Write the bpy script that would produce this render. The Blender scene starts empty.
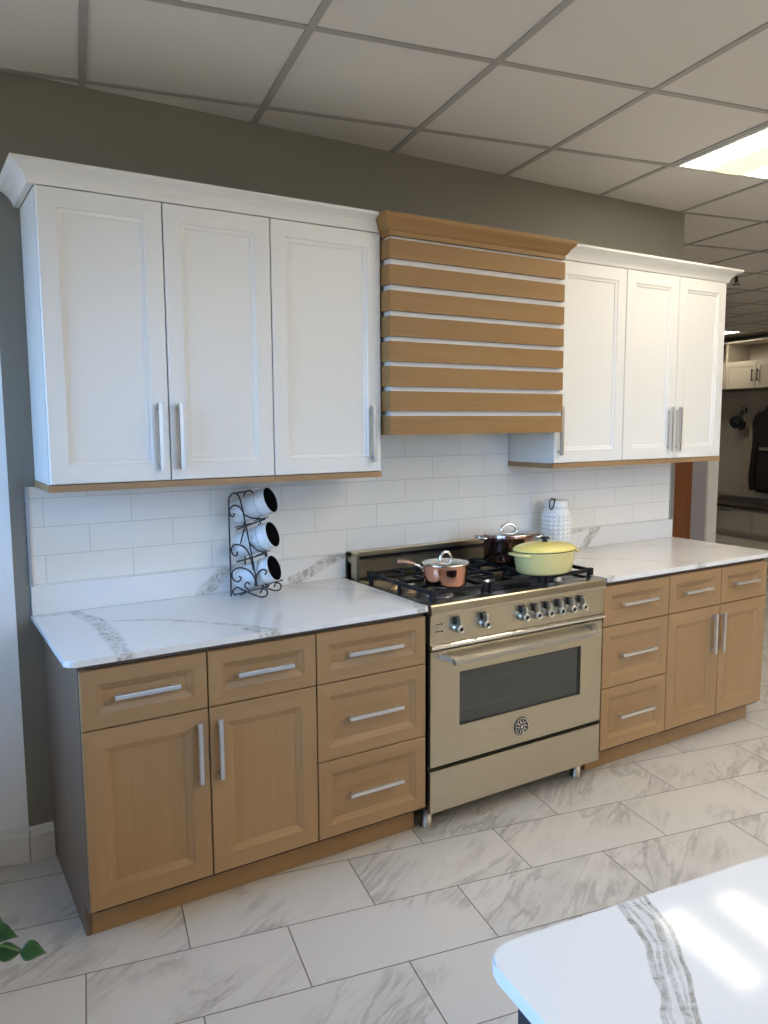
import bpy, bmesh, math, random
from mathutils import Vector, Matrix
random.seed(7)
PI = math.pi
sc = bpy.context.scene
col = sc.collection

# ------------------------------------------------------------------ materials
def new_mat(name):
    m = bpy.data.materials.new(name); m.use_nodes = True
    nt = m.node_tree
    return m, nt, nt.nodes['Principled BSDF']

def plain(name, color, rough=.5, metal=0.0, spec=.5, bump=0.0, bscale=60, coat=0.0, var=0.0):
    m, nt, b = new_mat(name)
    b.inputs['Base Color'].default_value = (*color, 1)
    b.inputs['Roughness'].default_value = rough
    b.inputs['Metallic'].default_value = metal
    b.inputs['Specular IOR Level'].default_value = spec
    if coat:
        b.inputs['Coat Weight'].default_value = coat
        b.inputs['Coat Roughness'].default_value = .08
    tc = nt.nodes.new('ShaderNodeTexCoord')
    nz = nt.nodes.new('ShaderNodeTexNoise'); nz.inputs['Scale'].default_value = bscale
    nz.inputs['Detail'].default_value = 3
    nt.links.new(tc.outputs['Object'], nz.inputs['Vector'])
    if bump:
        bp = nt.nodes.new('ShaderNodeBump'); bp.inputs['Strength'].default_value = bump
        bp.inputs['Distance'].default_value = .002
        nt.links.new(nz.outputs['Fac'], bp.inputs['Height'])
        nt.links.new(bp.outputs['Normal'], b.inputs['Normal'])
    mx = nt.nodes.new('ShaderNodeMix'); mx.data_type = 'RGBA'
    v = var if var else .02
    mx.inputs['A'].default_value = (*[c * (1 - v) for c in color], 1)
    mx.inputs['B'].default_value = (*[min(1, c * (1 + v)) for c in color], 1)
    nt.links.new(nz.outputs['Fac'], mx.inputs['Factor'])
    nt.links.new(mx.outputs['Result'], b.inputs['Base Color'])
    return m

def wood(name, axis, c0, c1, c2, rough=.42):
    m, nt, b = new_mat(name)
    tc = nt.nodes.new('ShaderNodeTexCoord')
    mp = nt.nodes.new('ShaderNodeMapping')
    s = [34, 34, 34]; s['xyz'.index(axis)] = 1.7
    mp.inputs['Scale'].default_value = s
    nt.links.new(tc.outputs['Object'], mp.inputs['Vector'])
    n1 = nt.nodes.new('ShaderNodeTexNoise'); n1.inputs['Scale'].default_value = 1.0
    n1.inputs['Detail'].default_value = 6; n1.inputs['Roughness'].default_value = .6; n1.inputs['Distortion'].default_value = .5
    nt.links.new(mp.outputs['Vector'], n1.inputs['Vector'])
    mp2 = nt.nodes.new('ShaderNodeMapping')
    s2 = [7, 7, 7]; s2['xyz'.index(axis)] = 1.0
    mp2.inputs['Scale'].default_value = s2
    nt.links.new(tc.outputs['Object'], mp2.inputs['Vector'])
    n2 = nt.nodes.new('ShaderNodeTexNoise'); n2.inputs['Scale'].default_value = 1.0
    n2.inputs['Detail'].default_value = 3
    nt.links.new(mp2.outputs['Vector'], n2.inputs['Vector'])
    ad = nt.nodes.new('ShaderNodeMath'); ad.operation = 'MULTIPLY_ADD'
    ad.inputs[1].default_value = .55
    nt.links.new(n1.outputs['Fac'], ad.inputs[0])
    ml = nt.nodes.new('ShaderNodeMath'); ml.operation = 'MULTIPLY'; ml.inputs[1].default_value = .45
    nt.links.new(n2.outputs['Fac'], ml.inputs[0]); nt.links.new(ml.outputs[0], ad.inputs[2])
    cr = nt.nodes.new('ShaderNodeValToRGB')
    e = cr.color_ramp.elements
    e[0].position = .34; e[0].color = (*c0, 1)
    e[1].position = .66; e[1].color = (*c2, 1)
    k = e.new(.5); k.color = (*c1, 1)
    nt.links.new(ad.outputs[0], cr.inputs['Fac'])
    nt.links.new(cr.outputs['Color'], b.inputs['Base Color'])
    b.inputs['Roughness'].default_value = rough
    b.inputs['Specular IOR Level'].default_value = .4
    return m

def vein_mat(name, base, segs, plane, rough=.12, vein=(.36, .33, .29), warp=.05, spec=.4, wmin=.12):
    """polished white quartz; segs = (a0,a1,b0,b1,width,strength) in object coords of `plane`"""
    m, nt, b = new_mat(name)
    N, L = nt.nodes.new, nt.links.new
    tc = N('ShaderNodeTexCoord')
    nz = N('ShaderNodeTexNoise'); nz.inputs['Scale'].default_value = 9; nz.inputs['Detail'].default_value = 5
    L(tc.outputs['Object'], nz.inputs['Vector'])
    w0 = N('ShaderNodeVectorMath'); w0.operation = 'SUBTRACT'; w0.inputs[1].default_value = (.5, .5, .5)
    L(nz.outputs['Color'], w0.inputs[0])
    w1 = N('ShaderNodeVectorMath'); w1.operation = 'SCALE'; w1.inputs['Scale'].default_value = warp
    L(w0.outputs[0], w1.inputs[0])
    w2 = N('ShaderNodeVectorMath'); w2.operation = 'ADD'
    L(tc.outputs['Object'], w2.inputs[0]); L(w1.outputs[0], w2.inputs[1])
    fl = N('ShaderNodeVectorMath'); fl.operation = 'MULTIPLY'
    fl.inputs[1].default_value = (1, 1, 0) if plane == 'xy' else (1, 0, 1)
    L(w2.outputs[0], fl.inputs[0])
    wisp = N('ShaderNodeTexNoise'); wisp.inputs['Scale'].default_value = 38; wisp.inputs['Detail'].default_value = 6
    wisp.inputs['Roughness'].default_value = .7; wisp.inputs['Distortion'].default_value = 1.2
    L(tc.outputs['Object'], wisp.inputs['Vector'])
    wr = N('ShaderNodeMapRange'); wr.inputs['From Min'].default_value = .42; wr.inputs['From Max'].default_value = .62
    wr.inputs['To Min'].default_value = wmin
    L(wisp.outputs['Fac'], wr.inputs['Value'])
    prev = None
    def v3(p, q): return (p, q, 0) if plane == 'xy' else (p, 0, q)
    for a0, a1, b0, b1, w, st in segs:
        A = Vector(v3(a0, a1)); Bv = Vector(v3(b0, b1)); BA = Bv - A
        s = N('ShaderNodeVectorMath'); s.operation = 'SUBTRACT'; s.inputs[1].default_value = A
        L(fl.outputs[0], s.inputs[0])
        d = N('ShaderNodeVectorMath'); d.operation = 'DOT_PRODUCT'; d.inputs[1].default_value = BA / BA.dot(BA)
        L(s.outputs[0], d.inputs[0])
        c = N('ShaderNodeClamp'); L(d.outputs['Value'], c.inputs['Value'])
        k = N('ShaderNodeVectorMath'); k.operation = 'SCALE'; k.inputs[0].default_value = BA
        L(c.outputs[0], k.inputs['Scale'])
        s2 = N('ShaderNodeVectorMath'); s2.operation = 'DISTANCE'
        L(s.outputs[0], s2.inputs[0]); L(k.outputs[0], s2.inputs[1])
        mr = N('ShaderNodeMapRange'); mr.interpolation_type = 'SMOOTHSTEP'
        mr.inputs['From Min'].default_value = w * .5; mr.inputs['From Max'].default_value = w
        mr.inputs['To Min'].default_value = st; mr.inputs['To Max'].default_value = 0
        L(s2.outputs['Value'], mr.inputs['Value'])
        if prev is None: prev = mr.outputs[0]
        else:
            mm = N('ShaderNodeMath'); mm.operation = 'MAXIMUM'
            L(prev, mm.inputs[0]); L(mr.outputs[0], mm.inputs[1]); prev = mm.outputs[0]
    fm = N('ShaderNodeMath'); fm.operation = 'MULTIPLY'
    L(prev, fm.inputs[0]); L(wr.outputs[0], fm.inputs[1])
    mx = N('ShaderNodeMix'); mx.data_type = 'RGBA'
    mx.inputs['A'].default_value = (*base, 1); mx.inputs['B'].default_value = (*vein, 1)
    L(fm.outputs[0], mx.inputs['Factor'])
    L(mx.outputs['Result'], b.inputs['Base Color'])
    b.inputs['Roughness'].default_value = rough
    b.inputs['Specular IOR Level'].default_value = spec
    return m

def floor_mat():
    m, nt, b = new_mat('marble_floor_tile')
    N, L = nt.nodes.new, nt.links.new
    TH = math.radians(11.0); TL, TW, G = .600, .2915, .0036
    tc = N('ShaderNodeTexCoord')
    def dot(v):
        d = N('ShaderNodeVectorMath'); d.operation = 'DOT_PRODUCT'; d.inputs[1].default_value = v
        L(tc.outputs['Object'], d.inputs[0]); return d.outputs['Value']
    def math_(op, a, bb=None, c=None):
        n = N('ShaderNodeMath'); n.operation = op
        for i, x in enumerate((a, bb, c)):
            if x is None: continue
            if isinstance(x, (int, float)): n.inputs[i].default_value = x
            else: L(x, n.inputs[i])
        return n.outputs[0]
    u = dot((math.cos(TH), -math.sin(TH), 0)); v = dot((math.sin(TH), math.cos(TH), 0))
    rv = math_('DIVIDE', math_('ADD', v, .960), TW)          # row coordinate
    row = math_('FLOOR', rv); fv = math_('SUBTRACT', rv, row)
    par = math_('ABSOLUTE', math_('MODULO', row, 2.0))      # 1 on odd rows
    # row -1 (just in front of line) has joints at .0965; row 0 at .394
    off = math_('MULTIPLY_ADD', par, .0965 - .394, .394)
    cu = math_('DIVIDE', math_('SUBTRACT', u, off), TL)
    colm = math_('FLOOR', cu); fu = math_('SUBTRACT', cu, colm)
    def edge(f, size):
        a = math_('MINIMUM', f, math_('SUBTRACT', 1.0, f))
        return math_('MULTIPLY', a, size)
    dd = math_('MINIMUM', edge(fu, TL), edge(fv, TW))
    mr = N('ShaderNodeMapRange'); mr.inputs['From Min'].default_value = G * .35; mr.inputs['From Max'].default_value = G * .75
    L(dd, mr.inputs['Value'])                                 # 0 in grout, 1 on tile
    cb = N('ShaderNodeCombineXYZ'); L(colm, cb.inputs[0]); L(row, cb.inputs[1])
    wn = N('ShaderNodeTexWhiteNoise'); wn.noise_dimensions = '2D'; L(cb.outputs[0], wn.inputs['Vector'])
    # per-tile shifted coordinates for the veining
    sc_ = N('ShaderNodeVectorMath'); sc_.operation = 'SCALE'; sc_.inputs['Scale'].default_value = 23.0
    L(wn.outputs['Color'], sc_.inputs[0])
    ad = N('ShaderNodeVectorMath'); ad.operation = 'ADD'; L(tc.outputs['Object'], ad.inputs[0]); L(sc_.outputs[0], ad.inputs[1])
    def streaks(rot, sx, sy, scale, dist, width, detail=6):
        mp0 = N('ShaderNodeMapping'); mp0.inputs['Rotation'].default_value = (0, 0, math.radians(-rot))
        L(ad.outputs[0], mp0.inputs['Vector'])
        mp = N('ShaderNodeMapping'); mp.inputs['Scale'].default_value = (sx, sy, 1)
        L(mp0.outputs[0], mp.inputs['Vector'])
        n = N('ShaderNodeTexNoise'); n.inputs['Scale'].default_value = scale; n.inputs['Detail'].default_value = detail
        n.inputs['Roughness'].default_value = .6; n.inputs['Distortion'].default_value = dist
        L(mp.outputs[0], n.inputs['Vector'])
        vv = math_('ABSOLUTE', math_('SUBTRACT', n.outputs['Fac'], .5))
        r = N('ShaderNodeMapRange'); r.interpolation_type = 'SMOOTHSTEP'
        r.inputs['From Min'].default_value = 0; r.inputs['From Max'].default_value = width
        r.inputs['To Min'].default_value = 1; r.inputs['To Max'].default_value = 0
        L(vv, r.inputs['Value']); return r.outputs[0], n.outputs['Fac']
    v1, f1 = streaks(30, .8, 3.4, 1.9, .55, .045)
    v2, f2 = streaks(24, .8, 4.5, 3.0, .4, .035)
    n2 = N('ShaderNodeTexNoise'); n2.inputs['Scale'].default_value = 2.6; n2.inputs['Detail'].default_value = 3
    L(ad.outputs[0], n2.inputs['Vector'])
    r2 = N('ShaderNodeMapRange'); r2.interpolation_type = 'SMOOTHSTEP'
    r2.inputs['From Min'].default_value = .40; r2.inputs['From Max'].default_value = .62
    L(n2.outputs['Fac'], r2.inputs['Value'])
    cl = N('ShaderNodeMapRange'); cl.inputs['From Min'].default_value = .50; cl.inputs['From Max'].default_value = .70
    cl.inputs['To Max'].default_value = .6
    L(f1, cl.inputs['Value'])
    vs = math_('MINIMUM', math_('MULTIPLY', math_('ADD', math_('ADD', math_('MULTIPLY', v1, .75), math_('MULTIPLY', v2, .3)), cl.outputs[0]), r2.outputs[0]), 1.0)
    mx = N('ShaderNodeMix'); mx.data_type = 'RGBA'
    mx.inputs['A'].default_value = (.66, .63, .58, 1); mx.inputs['B'].default_value = (.41, .385, .35, 1)
    L(vs, mx.inputs['Factor'])
    mg = N('ShaderNodeMix'); mg.data_type = 'RGBA'
    mg.inputs['A'].default_value = (.17, .155, .135, 1)
    L(mr.outputs[0], mg.inputs['Factor']); L(mx.outputs['Result'], mg.inputs['B'])
    L(mg.outputs['Result'], b.inputs['Base Color'])
    b.inputs['Roughness'].default_value = .3
    bp = N('ShaderNodeBump'); bp.inputs['Strength'].default_value = .5; bp.inputs['Distance'].default_value = .0015
    L(mr.outputs[0], bp.inputs['Height']); L(bp.outputs['Normal'], b.inputs['Normal'])
    return m

def subway_mat():
    m, nt, b = new_mat('white_subway_tile')
    N, L = nt.nodes.new, nt.links.new
    tc = N('ShaderNodeTexCoord'); mp = N('ShaderNodeMapping')
    # object x,z -> brick u,v   (rows .1023 high from z=1.0237, joint phase from the photo)
    mp.inputs['Rotation'].default_value = (-PI / 2, 0, 0)
    L(tc.outputs['Object'], mp.inputs['Vector'])
    sx = N('ShaderNodeSeparateXYZ'); L(tc.outputs['Object'], sx.inputs[0])
    cb = N('ShaderNodeCombineXYZ')
    a = N('ShaderNodeMath'); a.operation = 'ADD'; a.inputs[1].default_value = 1.057 + .1535 + .307 * 8
    L(sx.outputs['X'], a.inputs[0]); L(a.outputs[0], cb.inputs['X'])
    z = N('ShaderNodeMath'); z.operation = 'SUBTRACT'; z.inputs[1].default_value = 1.0237 - .1023 * 3
    L(sx.outputs['Z'], z.inputs[0]); L(z.outputs[0], cb.inputs['Y'])
    br = N('ShaderNodeTexBrick'); br.offset = .5; br.squash = 1
    br.inputs['Scale'].default_value = 1.0
    br.inputs['Brick Width'].default_value = .307; br.inputs['Row Height'].default_value = .1023
    br.inputs['Mortar Size'].default_value = .0013; br.inputs['Mortar Smooth'].default_value = .15
    br.inputs['Color1'].default_value = (.84, .825, .78, 1); br.inputs['Color2'].default_value = (.86, .845, .80, 1)
    br.inputs['Mortar'].default_value = (.62, .61, .58, 1)
    L(cb.outputs[0], br.inputs['Vector'])
    L(br.outputs['Color'], b.inputs['Base Color'])
    b.inputs['Roughness'].default_value = .16
    bp = N('ShaderNodeBump'); bp.invert = True; bp.inputs['Strength'].default_value = .6; bp.inputs['Distance'].default_value = .001
    L(br.outputs['Fac'], bp.inputs['Height']); L(bp.outputs['Normal'], b.inputs['Normal'])
    return m

def steel(name, color, rough=.28, aniso=True):
    m, nt, b = new_mat(name)
    N, L = nt.nodes.new, nt.links.new
    tc = N('ShaderNodeTexCoord'); mp = N('ShaderNodeMapping'); mp.inputs['Scale'].default_value = (2, 60, 400)
    L(tc.outputs['Object'], mp.inputs['Vector'])
    nz = N('ShaderNodeTexNoise'); nz.inputs['Scale'].default_value = 1; nz.inputs['Detail'].default_value = 2
    L(mp.outputs[0], nz.inputs['Vector'])
    mr = N('ShaderNodeMapRange'); mr.inputs['To Min'].default_value = rough - .05; mr.inputs['To Max'].default_value = rough + .05
    L(nz.outputs['Fac'], mr.inputs['Value']); L(mr.outputs[0], b.inputs['Roughness'])
    b.inputs['Base Color'].default_value = (*color, 1)
    b.inputs['Metallic'].default_value = 1
    return m

def emit_mat(name, color, s):
    m, nt, b = new_mat(name)
    b.inputs['Base Color'].default_value = (.8, .8, .8, 1)
    b.inputs['Emission Color'].default_value = (*color, 1)
    b.inputs['Emission Strength'].default_value = s
    return m

def glass_mat():
    m, nt, b = new_mat('oven_glass')
    b.inputs['Base Color'].default_value = (.022, .034, .028, 1)
    b.inputs['Roughness'].default_value = .06
    b.inputs['IOR'].default_value = 2.1
    b.inputs['Alpha'].default_value = .5
    return m

def clear_glass():
    m, nt, b = new_mat('window_glass')
    N, L = nt.nodes.new, nt.links.new
    tr = N('ShaderNodeBsdfTransparent'); tr.inputs['Color'].default_value = (.93, .96, .97, 1)
    gl = N('ShaderNodeBsdfGlossy'); gl.inputs['Roughness'].default_value = .02
    fr = N('ShaderNodeFresnel'); fr.inputs['IOR'].default_value = 1.45
    mx = N('ShaderNodeMixShader'); L(fr.outputs[0], mx.inputs[0]); L(tr.outputs[0], mx.inputs[1]); L(gl.outputs[0], mx.inputs[2])
    L(mx.outputs[0], nt.nodes['Material Output'].inputs['Surface'])
    return m

WC0, WC1, WC2 = (.318, .192, .089), (.347, .211, .101), (.374, .231, .112)
M = {}
M['wood_v'] = wood('maple_vertical_grain', 'z', WC0, WC1, WC2)
M['wood_h'] = wood('maple_horizontal_grain', 'x', WC0, WC1, WC2)
M['wood_d'] = wood('maple_depth_grain', 'y', WC0, WC1, WC2)
M['shaded_wood'] = wood('maple_shaded', 'z', (.15, .10, .07), (.17, .118, .083), (.19, .133, .093))  # shade at cabinet ends and under the counter darkened into this maple copy
M['hood_wood'] = wood('hood_maple', 'x', (.275, .152, .052), (.305, .172, .062), (.335, .192, .073), .5)
M['white'] = plain('white_cabinet_paint', (.80, .795, .77), .32, bump=.05, bscale=200)
M['white_strip'] = plain('white_hood_strip', (.80, .79, .76), .45)
M['nickel'] = plain('satin_nickel', (.58, .57, .55), .42, 1.0)
M['nickel_lt'] = plain('brushed_white_nickel', (.76, .76, .76), .42, 1.0)
M['gap_shade'] = plain('reveal_shade', (.035, .025, .018), .8)  # carcass coloured near black, putting the shade of the front gaps into it
M['wall'] = plain('greige_wall_paint', (.235, .222, .19), .75, bump=.06, bscale=180)
M['wall_white'] = plain('white_wall_paint', (.80, .80, .79), .75, bump=.06, bscale=180)
M['wall_beige'] = plain('beige_wall_paint', (.48, .43, .34), .8)
M['trim_white'] = plain('white_trim_paint', (.70, .69, .66), .4)
M['tile'] = subway_mat()
M['floor'] = floor_mat()
M['ceiling'] = plain('ceiling_tile', (.68, .66, .625), .9, bump=.35, bscale=260, var=.03)
M['tbar'] = plain('ceiling_grid_metal', (.36, .35, .335), .5)
M['steel'] = steel('brushed_stainless', (.50, .45, .345), .3)
M['steel_sat'] = plain('satin_steel', (.58, .56, .51), .34, 1.0)
M['steel_pol'] = plain('polished_steel', (.72, .70, .66), .12, 1.0)
M['steel_dark'] = plain('dark_steel', (.10, .10, .10), .35, 1.0)
M['iron'] = plain('cast_iron', (.009, .009, .011), .5, spec=.3, bump=.2, bscale=300)
M['black'] = plain('black_enamel', (.010, .010, .012), .22)
M['cook'] = plain('cooktop_well', (.05, .048, .046), .25, .6)
M['brass'] = plain('burner_brass', (.75, .56, .30), .3, 1.0)
M['alum'] = plain('burner_aluminium', (.62, .63, .66), .35, 1.0)
M['copper'] = plain('polished_copper', (.60, .31, .22), .11, 1.0)
M['copper_dk'] = plain('dark_copper', (.40, .23, .21), .10, 1.0)
M['yellow_lid'] = plain('yellow_enamel_lid', (.82, .70, .20), .25, coat=.5)
M['yellow_body'] = plain('pale_yellow_enamel', (.68, .60, .255), .26, coat=.5)
M['enamel'] = plain('white_enamel', (.78, .79, .80), .2, coat=.3)
M['milk'] = plain('milk_glass', (.80, .80, .78), .25)
M['wire'] = plain('black_wire', (.012, .012, .014), .45)
M['cord'] = plain('brown_leather_cord', (.07, .045, .03), .7)
M['navy'] = plain('navy_cabinet_paint', (.012, .018, .035), .4)
M['leaf'] = plain('pothos_leaf', (.016, .06, .012), .32, var=.3, bscale=25)
M['stem'] = plain('plant_stem', (.09, .16, .04), .5)
M['pot'] = plain('white_ceramic_pot', (.6, .59, .56), .3)
M['soil'] = plain('potting_soil', (.03, .02, .014), .9, bump=.5)
M['locker'] = plain('locker_paint', (.50, .455, .375), .45)
M['locker_dk'] = plain('bench_wood', (.05, .032, .022), .35)
M['cap_cloth'] = plain('black_cap_cloth', (.012, .013, .016), .8)
M['jacket'] = plain('dark_maroon_wool', (.012, .007, .007), .85, bump=.4)
M['belt'] = plain('belt_buckle_metal', (.5, .48, .45), .3, .8)
M['door_wood'] = wood('brown_door_wood', 'z', (.27, .10, .042), (.31, .12, .052), (.35, .14, .062))
M['lilac'] = plain('lilac_grey_wall', (.42, .395, .42), .8)
M['lampframe'] = plain('white_lamp_frame', (.8, .8, .78), .5)
M['lamp_side'] = emit_mat('lamp_reflector', (1.0, .89, .72), 6.3)
M['lamp_mid'] = emit_mat('lamp_basket', (1.0, .83, .46), .40)
M['glass'] = glass_mat()
M['wglass'] = clear_glass()
M['seal'] = plain('grey_edge_trim', (.35, .36, .38), .4, .5)

# ------------------------------------------------------------------ mesh helpers
def box(bm, x0, x1, y0, y1, z0, z1, bev=0.0, mi=0):
    vs = [bm.verts.new((x, y, z)) for x in (x0, x1) for y in (y0, y1) for z in (z0, z1)]
    idx = [(0, 1, 3, 2), (4, 6, 7, 5), (0, 4, 5, 1), (2, 3, 7, 6), (0, 2, 6, 4), (1, 5, 7, 3)]
    fs = [bm.faces.new([vs[i] for i in f]) for f in idx]
    for f in fs: f.material_index = mi
    if bev:
        es = {e for f in fs for e in f.edges}
        r = bmesh.ops.bevel(bm, geom=list(es), offset=bev, segments=2, affect='EDGES', profile=.6)
        for f in r['faces']: f.material_index = mi
    return fs

def tube(bm, pts, r, n=8, closed=False, taper=None):
    pts = [Vector(p) for p in pts]
    rings = []
    m = len(pts)
    nrm = None
    for i, p in enumerate(pts):
        if closed: t = pts[(i + 1) % m] - pts[(i - 1) % m]
        else: t = pts[min(i + 1, m - 1)] - pts[max(i - 1, 0)]
        t.normalize()
        if nrm is None:
            a = Vector((0, 0, 1)) if abs(t.z) < .9 else Vector((1, 0, 0))
            nrm = t.cross(a).normalized()
        else:
            nrm = (nrm - t * nrm.dot(t)).normalized()
        b2 = t.cross(nrm)
        rr = r if taper is None else r * taper[i]
        rings.append([bm.verts.new(p + nrm * rr * math.cos(2 * PI * k / n) + b2 * rr * math.sin(2 * PI * k / n)) for k in range(n)])
    for i in range(m if closed else m - 1):
        A, B = rings[i], rings[(i + 1) % m]
        for k in range(n):
            f = bm.faces.new((A[k], A[(k + 1) % n], B[(k + 1) % n], B[k])); f.smooth = True
    if not closed:
        bm.faces.new(rings[0][::-1]); bm.faces.new(rings[-1])

def smooth_path(pts, n=5):
    """Catmull-Rom through pts"""
    P = [Vector(p) for p in pts]; out = []
    for i in range(len(P) - 1):
        p0, p1, p2, p3 = P[max(i - 1, 0)], P[i], P[i + 1], P[min(i + 2, len(P) - 1)]
        for k in range(n):
            t = k / n
            out.append(.5 * ((2 * p1) + (p2 - p0) * t + (2 * p0 - 5 * p1 + 4 * p2 - p3) * t * t + (3 * p1 - p0 - 3 * p2 + p3) * t ** 3))
    out.append(P[-1]); return out

def lathe(bm, prof, n=48, c=(0, 0, 0), sx=1.0, sy=1.0, mi=0, mat=None):
    """prof = (r,z) list; r==0 closes to a point"""
    rings = []; new = []
    for r, z in prof:
        if r <= 1e-6:
            v = bm.verts.new((c[0], c[1], c[2] + z)); rings.append([v]); new.append(v)
        else:
            ring = [bm.verts.new((c[0] + sx * r * math.cos(2 * PI * k / n), c[1] + sy * r * math.sin(2 * PI * k / n), c[2] + z)) for k in range(n)]
            rings.append(ring); new += ring
    for A, B in zip(rings, rings[1:]):
        for k in range(n):
            k2 = (k + 1) % n
            if len(A) == 1 and len(B) == 1: continue
            if len(A) == 1: f = bm.faces.new((A[0], B[k2], B[k]))
            elif len(B) == 1: f = bm.faces.new((A[k], A[k2], B[0]))
            else: f = bm.faces.new((A[k], A[k2], B[k2], B[k]))
            f.smooth = True; f.material_index = mi
    if mat is not None: bmesh.ops.transform(bm, matrix=mat, verts=new)
    return new

def prism(bm, poly, z0, z1, bev=0.0):
    """poly: xy outline, ccw"""
    lo = [bm.verts.new((x, y, z0)) for x, y in poly]; hi = [bm.verts.new((x, y, z1)) for x, y in poly]
    fs = [bm.faces.new(lo[::-1]), bm.faces.new(hi)]
    n = len(poly)
    for i in range(n): fs.append(bm.faces.new((lo[i], lo[(i + 1) % n], hi[(i + 1) % n], hi[i])))
    if bev:
        es = [e for e in fs[0].edges] + [e for e in fs[1].edges]
        bmesh.ops.bevel(bm, geom=es, offset=bev, segments=2, affect='EDGES')

def extrude_yz(bm, prof, x0, x1):
    """closed profile in (y,z), extruded along x"""
    A = [bm.verts.new((x0, y, z)) for y, z in prof]; B = [bm.verts.new((x1, y, z)) for y, z in prof]
    n = len(prof)
    for i in range(n): bm.faces.new((A[i], A[(i + 1) % n], B[(i + 1) % n], B[i]))
    bm.faces.new(A[::-1]); bm.faces.new(B)

def BM(): return bmesh.new()

def obj(name, bm, mats, parent=None, sharp=True):
    bmesh.ops.recalc_face_normals(bm, faces=bm.faces)
    me = bpy.data.meshes.new(name); bm.to_mesh(me); bm.free()
    for m in (mats if isinstance(mats, (list, tuple)) else [mats]): me.materials.append(M[m] if isinstance(m, str) else m)
    o = bpy.data.objects.new(name, me); col.objects.link(o)
    if parent is not None: o.parent = parent
    return o

def base_at(o, loc):
    """move a top-level mesh's origin to loc, keeping the shape where it stands"""
    o.data.transform(Matrix.Translation(-Vector(loc))); o.location = loc
    return o

def tag(o, label, cat, group=None):
    o['label'] = label; o['category'] = cat
    if group: o['group'] = group
    return o

def thing(name, label, cat, loc=(0, 0, 0), rz=0.0, group=None):
    o = bpy.data.objects.new(name, None); col.objects.link(o)
    o.empty_display_size = .05
    o.location = loc; o.rotation_euler = (0, 0, rz)
    return tag(o, label, cat, group)

def struct(name, bm, mats, label=None):
    o = obj(name, bm, mats); o['kind'] = 'structure'
    if label: o['label'] = label
    return o

# ------------------------------------------------------------------ key dimensions (metres; back wall y=0, room at y<0)
TH = math.radians(10.4)                    # the building grid is turned against the display wall
GU = Vector((math.cos(TH), -math.sin(TH), 0)); GV = Vector((math.sin(TH), math.cos(TH), 0))
def g(u, v, z=0.0): return GU * u + GV * v + Vector((0, 0, z))
ROT_G = -TH
ZC = 2.755
U0, U1, V0, V1 = -2.75, 7.86, -5.6, 8.6

# ------------------------------------------------------------------ the setting
b = BM(); prism(b, [g(U0 - .2, V0 - .2)[:2], g(U1 + .2, V0 - .2)[:2], g(U1 + .2, V1 + .2)[:2], g(U0 - .2, V1 + .2)[:2]], -.06, 0)
struct('floor', b, 'floor')
b = BM(); prism(b, [g(U0 - .2, V0 - .2)[:2], g(U1 + .2, V0 - .2)[:2], g(U1 + .2, V1 + .2)[:2], g(U0 - .2, V1 + .2)[:2]], ZC, ZC + .06)
struct('ceiling', b, 'ceiling')
# ceiling grid: T bars, 2 ft tiles
P = .628
b = BM()
ku = range(math.floor((U0 - .264) / P), math.ceil((U1 - .264) / P) + 1)
kv = range(math.floor((V0 + .234) / P), math.ceil((V1 + .234) / P) + 1)
def gbox(bm, u0, u1, v0, v1, z0, z1, mi=0):
    prev = set(bm.verts)
    box(bm, u0, u1, v0, v1, z0, z1, mi=mi)
    nv = [q for q in bm.verts if q not in prev]
    bmesh.ops.transform(bm, matrix=Matrix.Rotation(ROT_G, 4, 'Z'), verts=nv)
for k in ku:
    u = .264 + P * k
    if U0 + .05 < u < U1 - .05: gbox(b, u - .0125, u + .0125, V0, V1, ZC - .005, ZC - .0005)
for k in kv:
    v = -.234 + P * k
    if V0 + .05 < v < V1 - .05: gbox(b, U0, U1, v - .0122, v + .0122, ZC - .0046, ZC - .0004)
struct('trim_1', b, 'tbar', 'grey metal grid between the ceiling tiles')

# display wall
WX0, WX1 = -1.316, 2.222
b = BM(); box(b, WX0, WX1, 0, .13, 0, ZC - .001)
struct('wall_back', b, 'wall')
# white wall that runs on from the corner at the left
d = Vector((-.94, .34, 0)).normalized(); nrm = Vector((-d.y, d.x, 0))
if nrm.y < 0: nrm = -nrm
c0 = Vector((WX0 - .0005, 0, 0)); c1 = c0 + d * 1.95
b = BM(); prism(b, [tuple(q[:2]) for q in (c1, c0, c0 + nrm * .13, c1 + nrm * .13)], 0, ZC - .001)
struct('wall_left', b, 'wall_white')
def base_prof(bm, A, B, h=.13, t=.016):
    A, B = Vector(A), Vector(B); dd = (B - A); L = dd.length; dd.normalize()
    n = Vector((dd.y, -dd.x, 0))
    pr = [(0, 0), (t, 0), (t, h - .03), (t - .004, h - .02), (t - .006, h - .008), (.003, h), (0, h)]
    Av = [bm.verts.new(A + n * o + Vector((0, 0, z))) for o, z in pr]; Bv = [bm.verts.new(B + n * o + Vector((0, 0, z))) for o, z in pr]
    k = len(pr)
    for i in range(k): bm.faces.new((Av[i], Av[(i + 1) % k], Bv[(i + 1) % k], Bv[i]))
    bm.faces.new(Av[::-1]); bm.faces.new(Bv)
b = BM(); base_prof(b, (WX0 + .001, -.0005, 0), (-1.2325, -.0005, 0)); struct('baseboard_back', b, 'trim_white')
b = BM(); base_prof(b, c1 - nrm * .0006, c0 - nrm * .0006 - d * .003); struct('baseboard_left', b, 'trim_white')

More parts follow.
